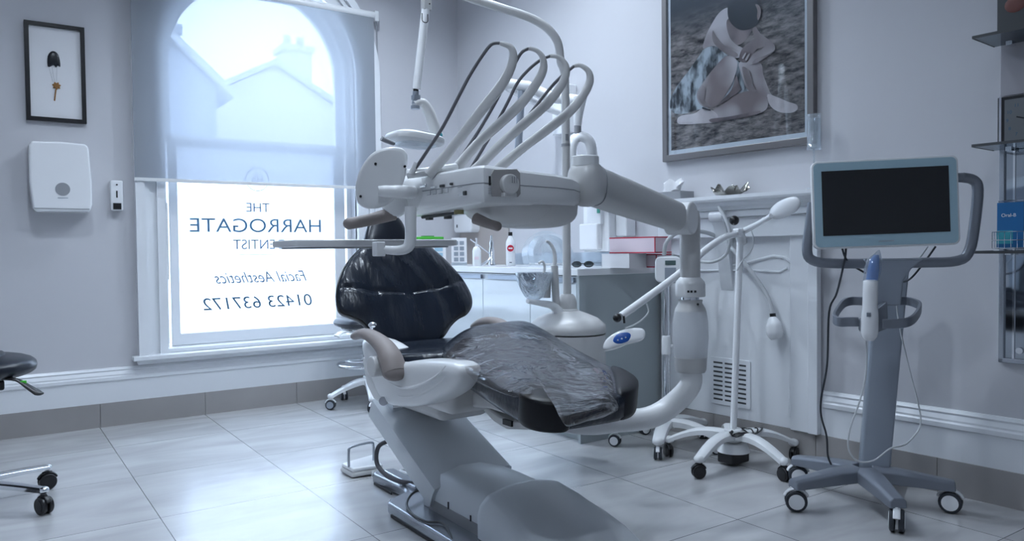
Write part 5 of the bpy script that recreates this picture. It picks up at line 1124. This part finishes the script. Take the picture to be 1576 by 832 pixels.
# clock
ck = thing('shelf_clock', 'square chrome-edged clock with grey face on the middle glass shelf', 'clock', W(3.80, .07, 1.3645))
zc0, zc1 = 1.3648, at_wall(1540, 150, .10).z; ckw = zc1-zc0; ua = (at_wall(1535, 190, .10)-WO).dot(WU)
G().wb(ua, ua+ckw*1.02, .045, .10, zc0, zc1).build('clock_body', 'black', ck, bevel=.003)
G().wb(ua+.006, ua+.014, .1, .103, zc0, zc1).build('chrome_edge', 'chrome', ck)
cf_ = G().wb(ua+.024, ua+ckw-.012, .1, .102, zc0+.012, zc1-.012).build('clock_face', mat('clock_grey_face', (.16, .17, .18), .3), ck)
cc_ = W(ua+ckw*.53, .1025, (zc0+zc1)/2)
for k in range(12):
    a = PI/6*k; rr_ = ckw*.34
    text_mesh('numeral', str(12 if k == 0 else k), 'ink4', cf_, cc_+WU*(rr_*math.sin(a))+Z*(rr_*math.cos(a)-.006), WU, Z, .012)
g = G()
for a, l, w in ((-1.25, .032, .005), (1.9, .018, .006)): dv = WU*math.sin(a)+Z*math.cos(a); g.cb(cc_+WN*.001+dv*l*.5, dv*l, dv.cross(WN)*w, WN*.001)
g.build('clock_hand', 'black', cf_)
# picture block on the upper shelf
bk_ = thing('small_picture', 'small brown-toned picture standing above the top glass shelf', 'picture', W(3.9, .06, 1.7565))
G().wb(mu0+.0, 3.95, .03, .05, 1.757, 2.0).build('picture_board', 'dark', bk_, bevel=.002)
mred = mat('dull_red_print', (.16, .05, .04), .5)
for k in range(2): G().pillow([W(mu0+.06+.11*k, .051, 1.885)+WU*(.035*math.cos(t))+Z*(.03*math.sin(t)) for t in [2*PI*i/16 for i in range(16)]], WN, .003, 0, k=3).build('red_motif', mred, bk_)
# wire basket with cartons on the lower shelf
wbk = thing('wire_basket', 'chrome wire basket on the lowest glass shelf', 'basket', W(3.9, .12, .9765))
ub0 = (at_wall(1527, 370, .20)-WO).dot(WU); ub1 = ub0+.55; g = G()
for z in (.985, 1.015, 1.045): g.tube([W(ub0, .02, z), W(ub1, .02, z), W(ub1, .20, z), W(ub0, .20, z)], .0018, 6, closed=True)
for k in range(28): g.tube([W(ub0+.02*k, .20, .985), W(ub0+.02*k, .20, 1.045)], .0011, 5)
for k in range(10): g.tube([W(ub0, .02+.02*k, .985), W(ub0, .02+.02*k, 1.045)], .0011, 5); g.tube([W(ub0, .02+.02*k, .985), W(ub1, .02+.02*k, .985)], .0011, 5)
g.build('basket_frame', 'chrome', wbk)
g = G(); zt2 = at_wall(1534, 311, .10).z; g.tube([W(ub0+.01, .02, zt2), W(ub1, .02, zt2), W(ub1, .17, zt2), W(ub0+.01, .17, zt2)], .002, 6, closed=True)
for k in range(3): g.tube([W(ub0+.10+.03*k, .17, zt2), W(ub0+.22+.03*k, .17, zt2+.08)], .0016, 6)
for q in ((ub0+.01, .02), (ub0+.01, .17)): g.tube([W(q[0], q[1], 1.045), W(q[0], q[1], zt2)], .0014, 5)
g.build('upper_rack', 'chrome', wbk)
def carton(label, u_, w, off, dep, h, ma, mb, t, tl=0):
    r = thing('toothpaste_carton', label, 'carton', W(u_, off, .9885), 'cartons in the wire basket')
    o = G().box(W(u_, off, .9885), (WU+Z*tl).normalized()*w, WN*dep, (Z-WU*tl).normalized()*h).build('carton', ma, r, bevel=.001)
    G().box(W(u_, off+dep, .9885)+(Z-WU*tl)*h*.08, WU*w*.6, WN*.0006, Z*h*.30).build('printed_panel', mb, o)
    if t: text_mesh('carton_lettering', t, 'white', o, W(u_+w*.45, off+dep+.0005, .9885+h*.68), WU, Z, .012, w*.55)
carton('bright blue toothpaste carton at the left end of the wire basket', ub0+.008, .085, .10, .08, zt2-.995, 'cartonblue', 'teal', 'Oral-B')
carton('white and blue toothpaste carton leaning beside the blue one', ub0+.105, .075, .10, .07, zt2-1.00, 'card', 'bluecap', None, .03)
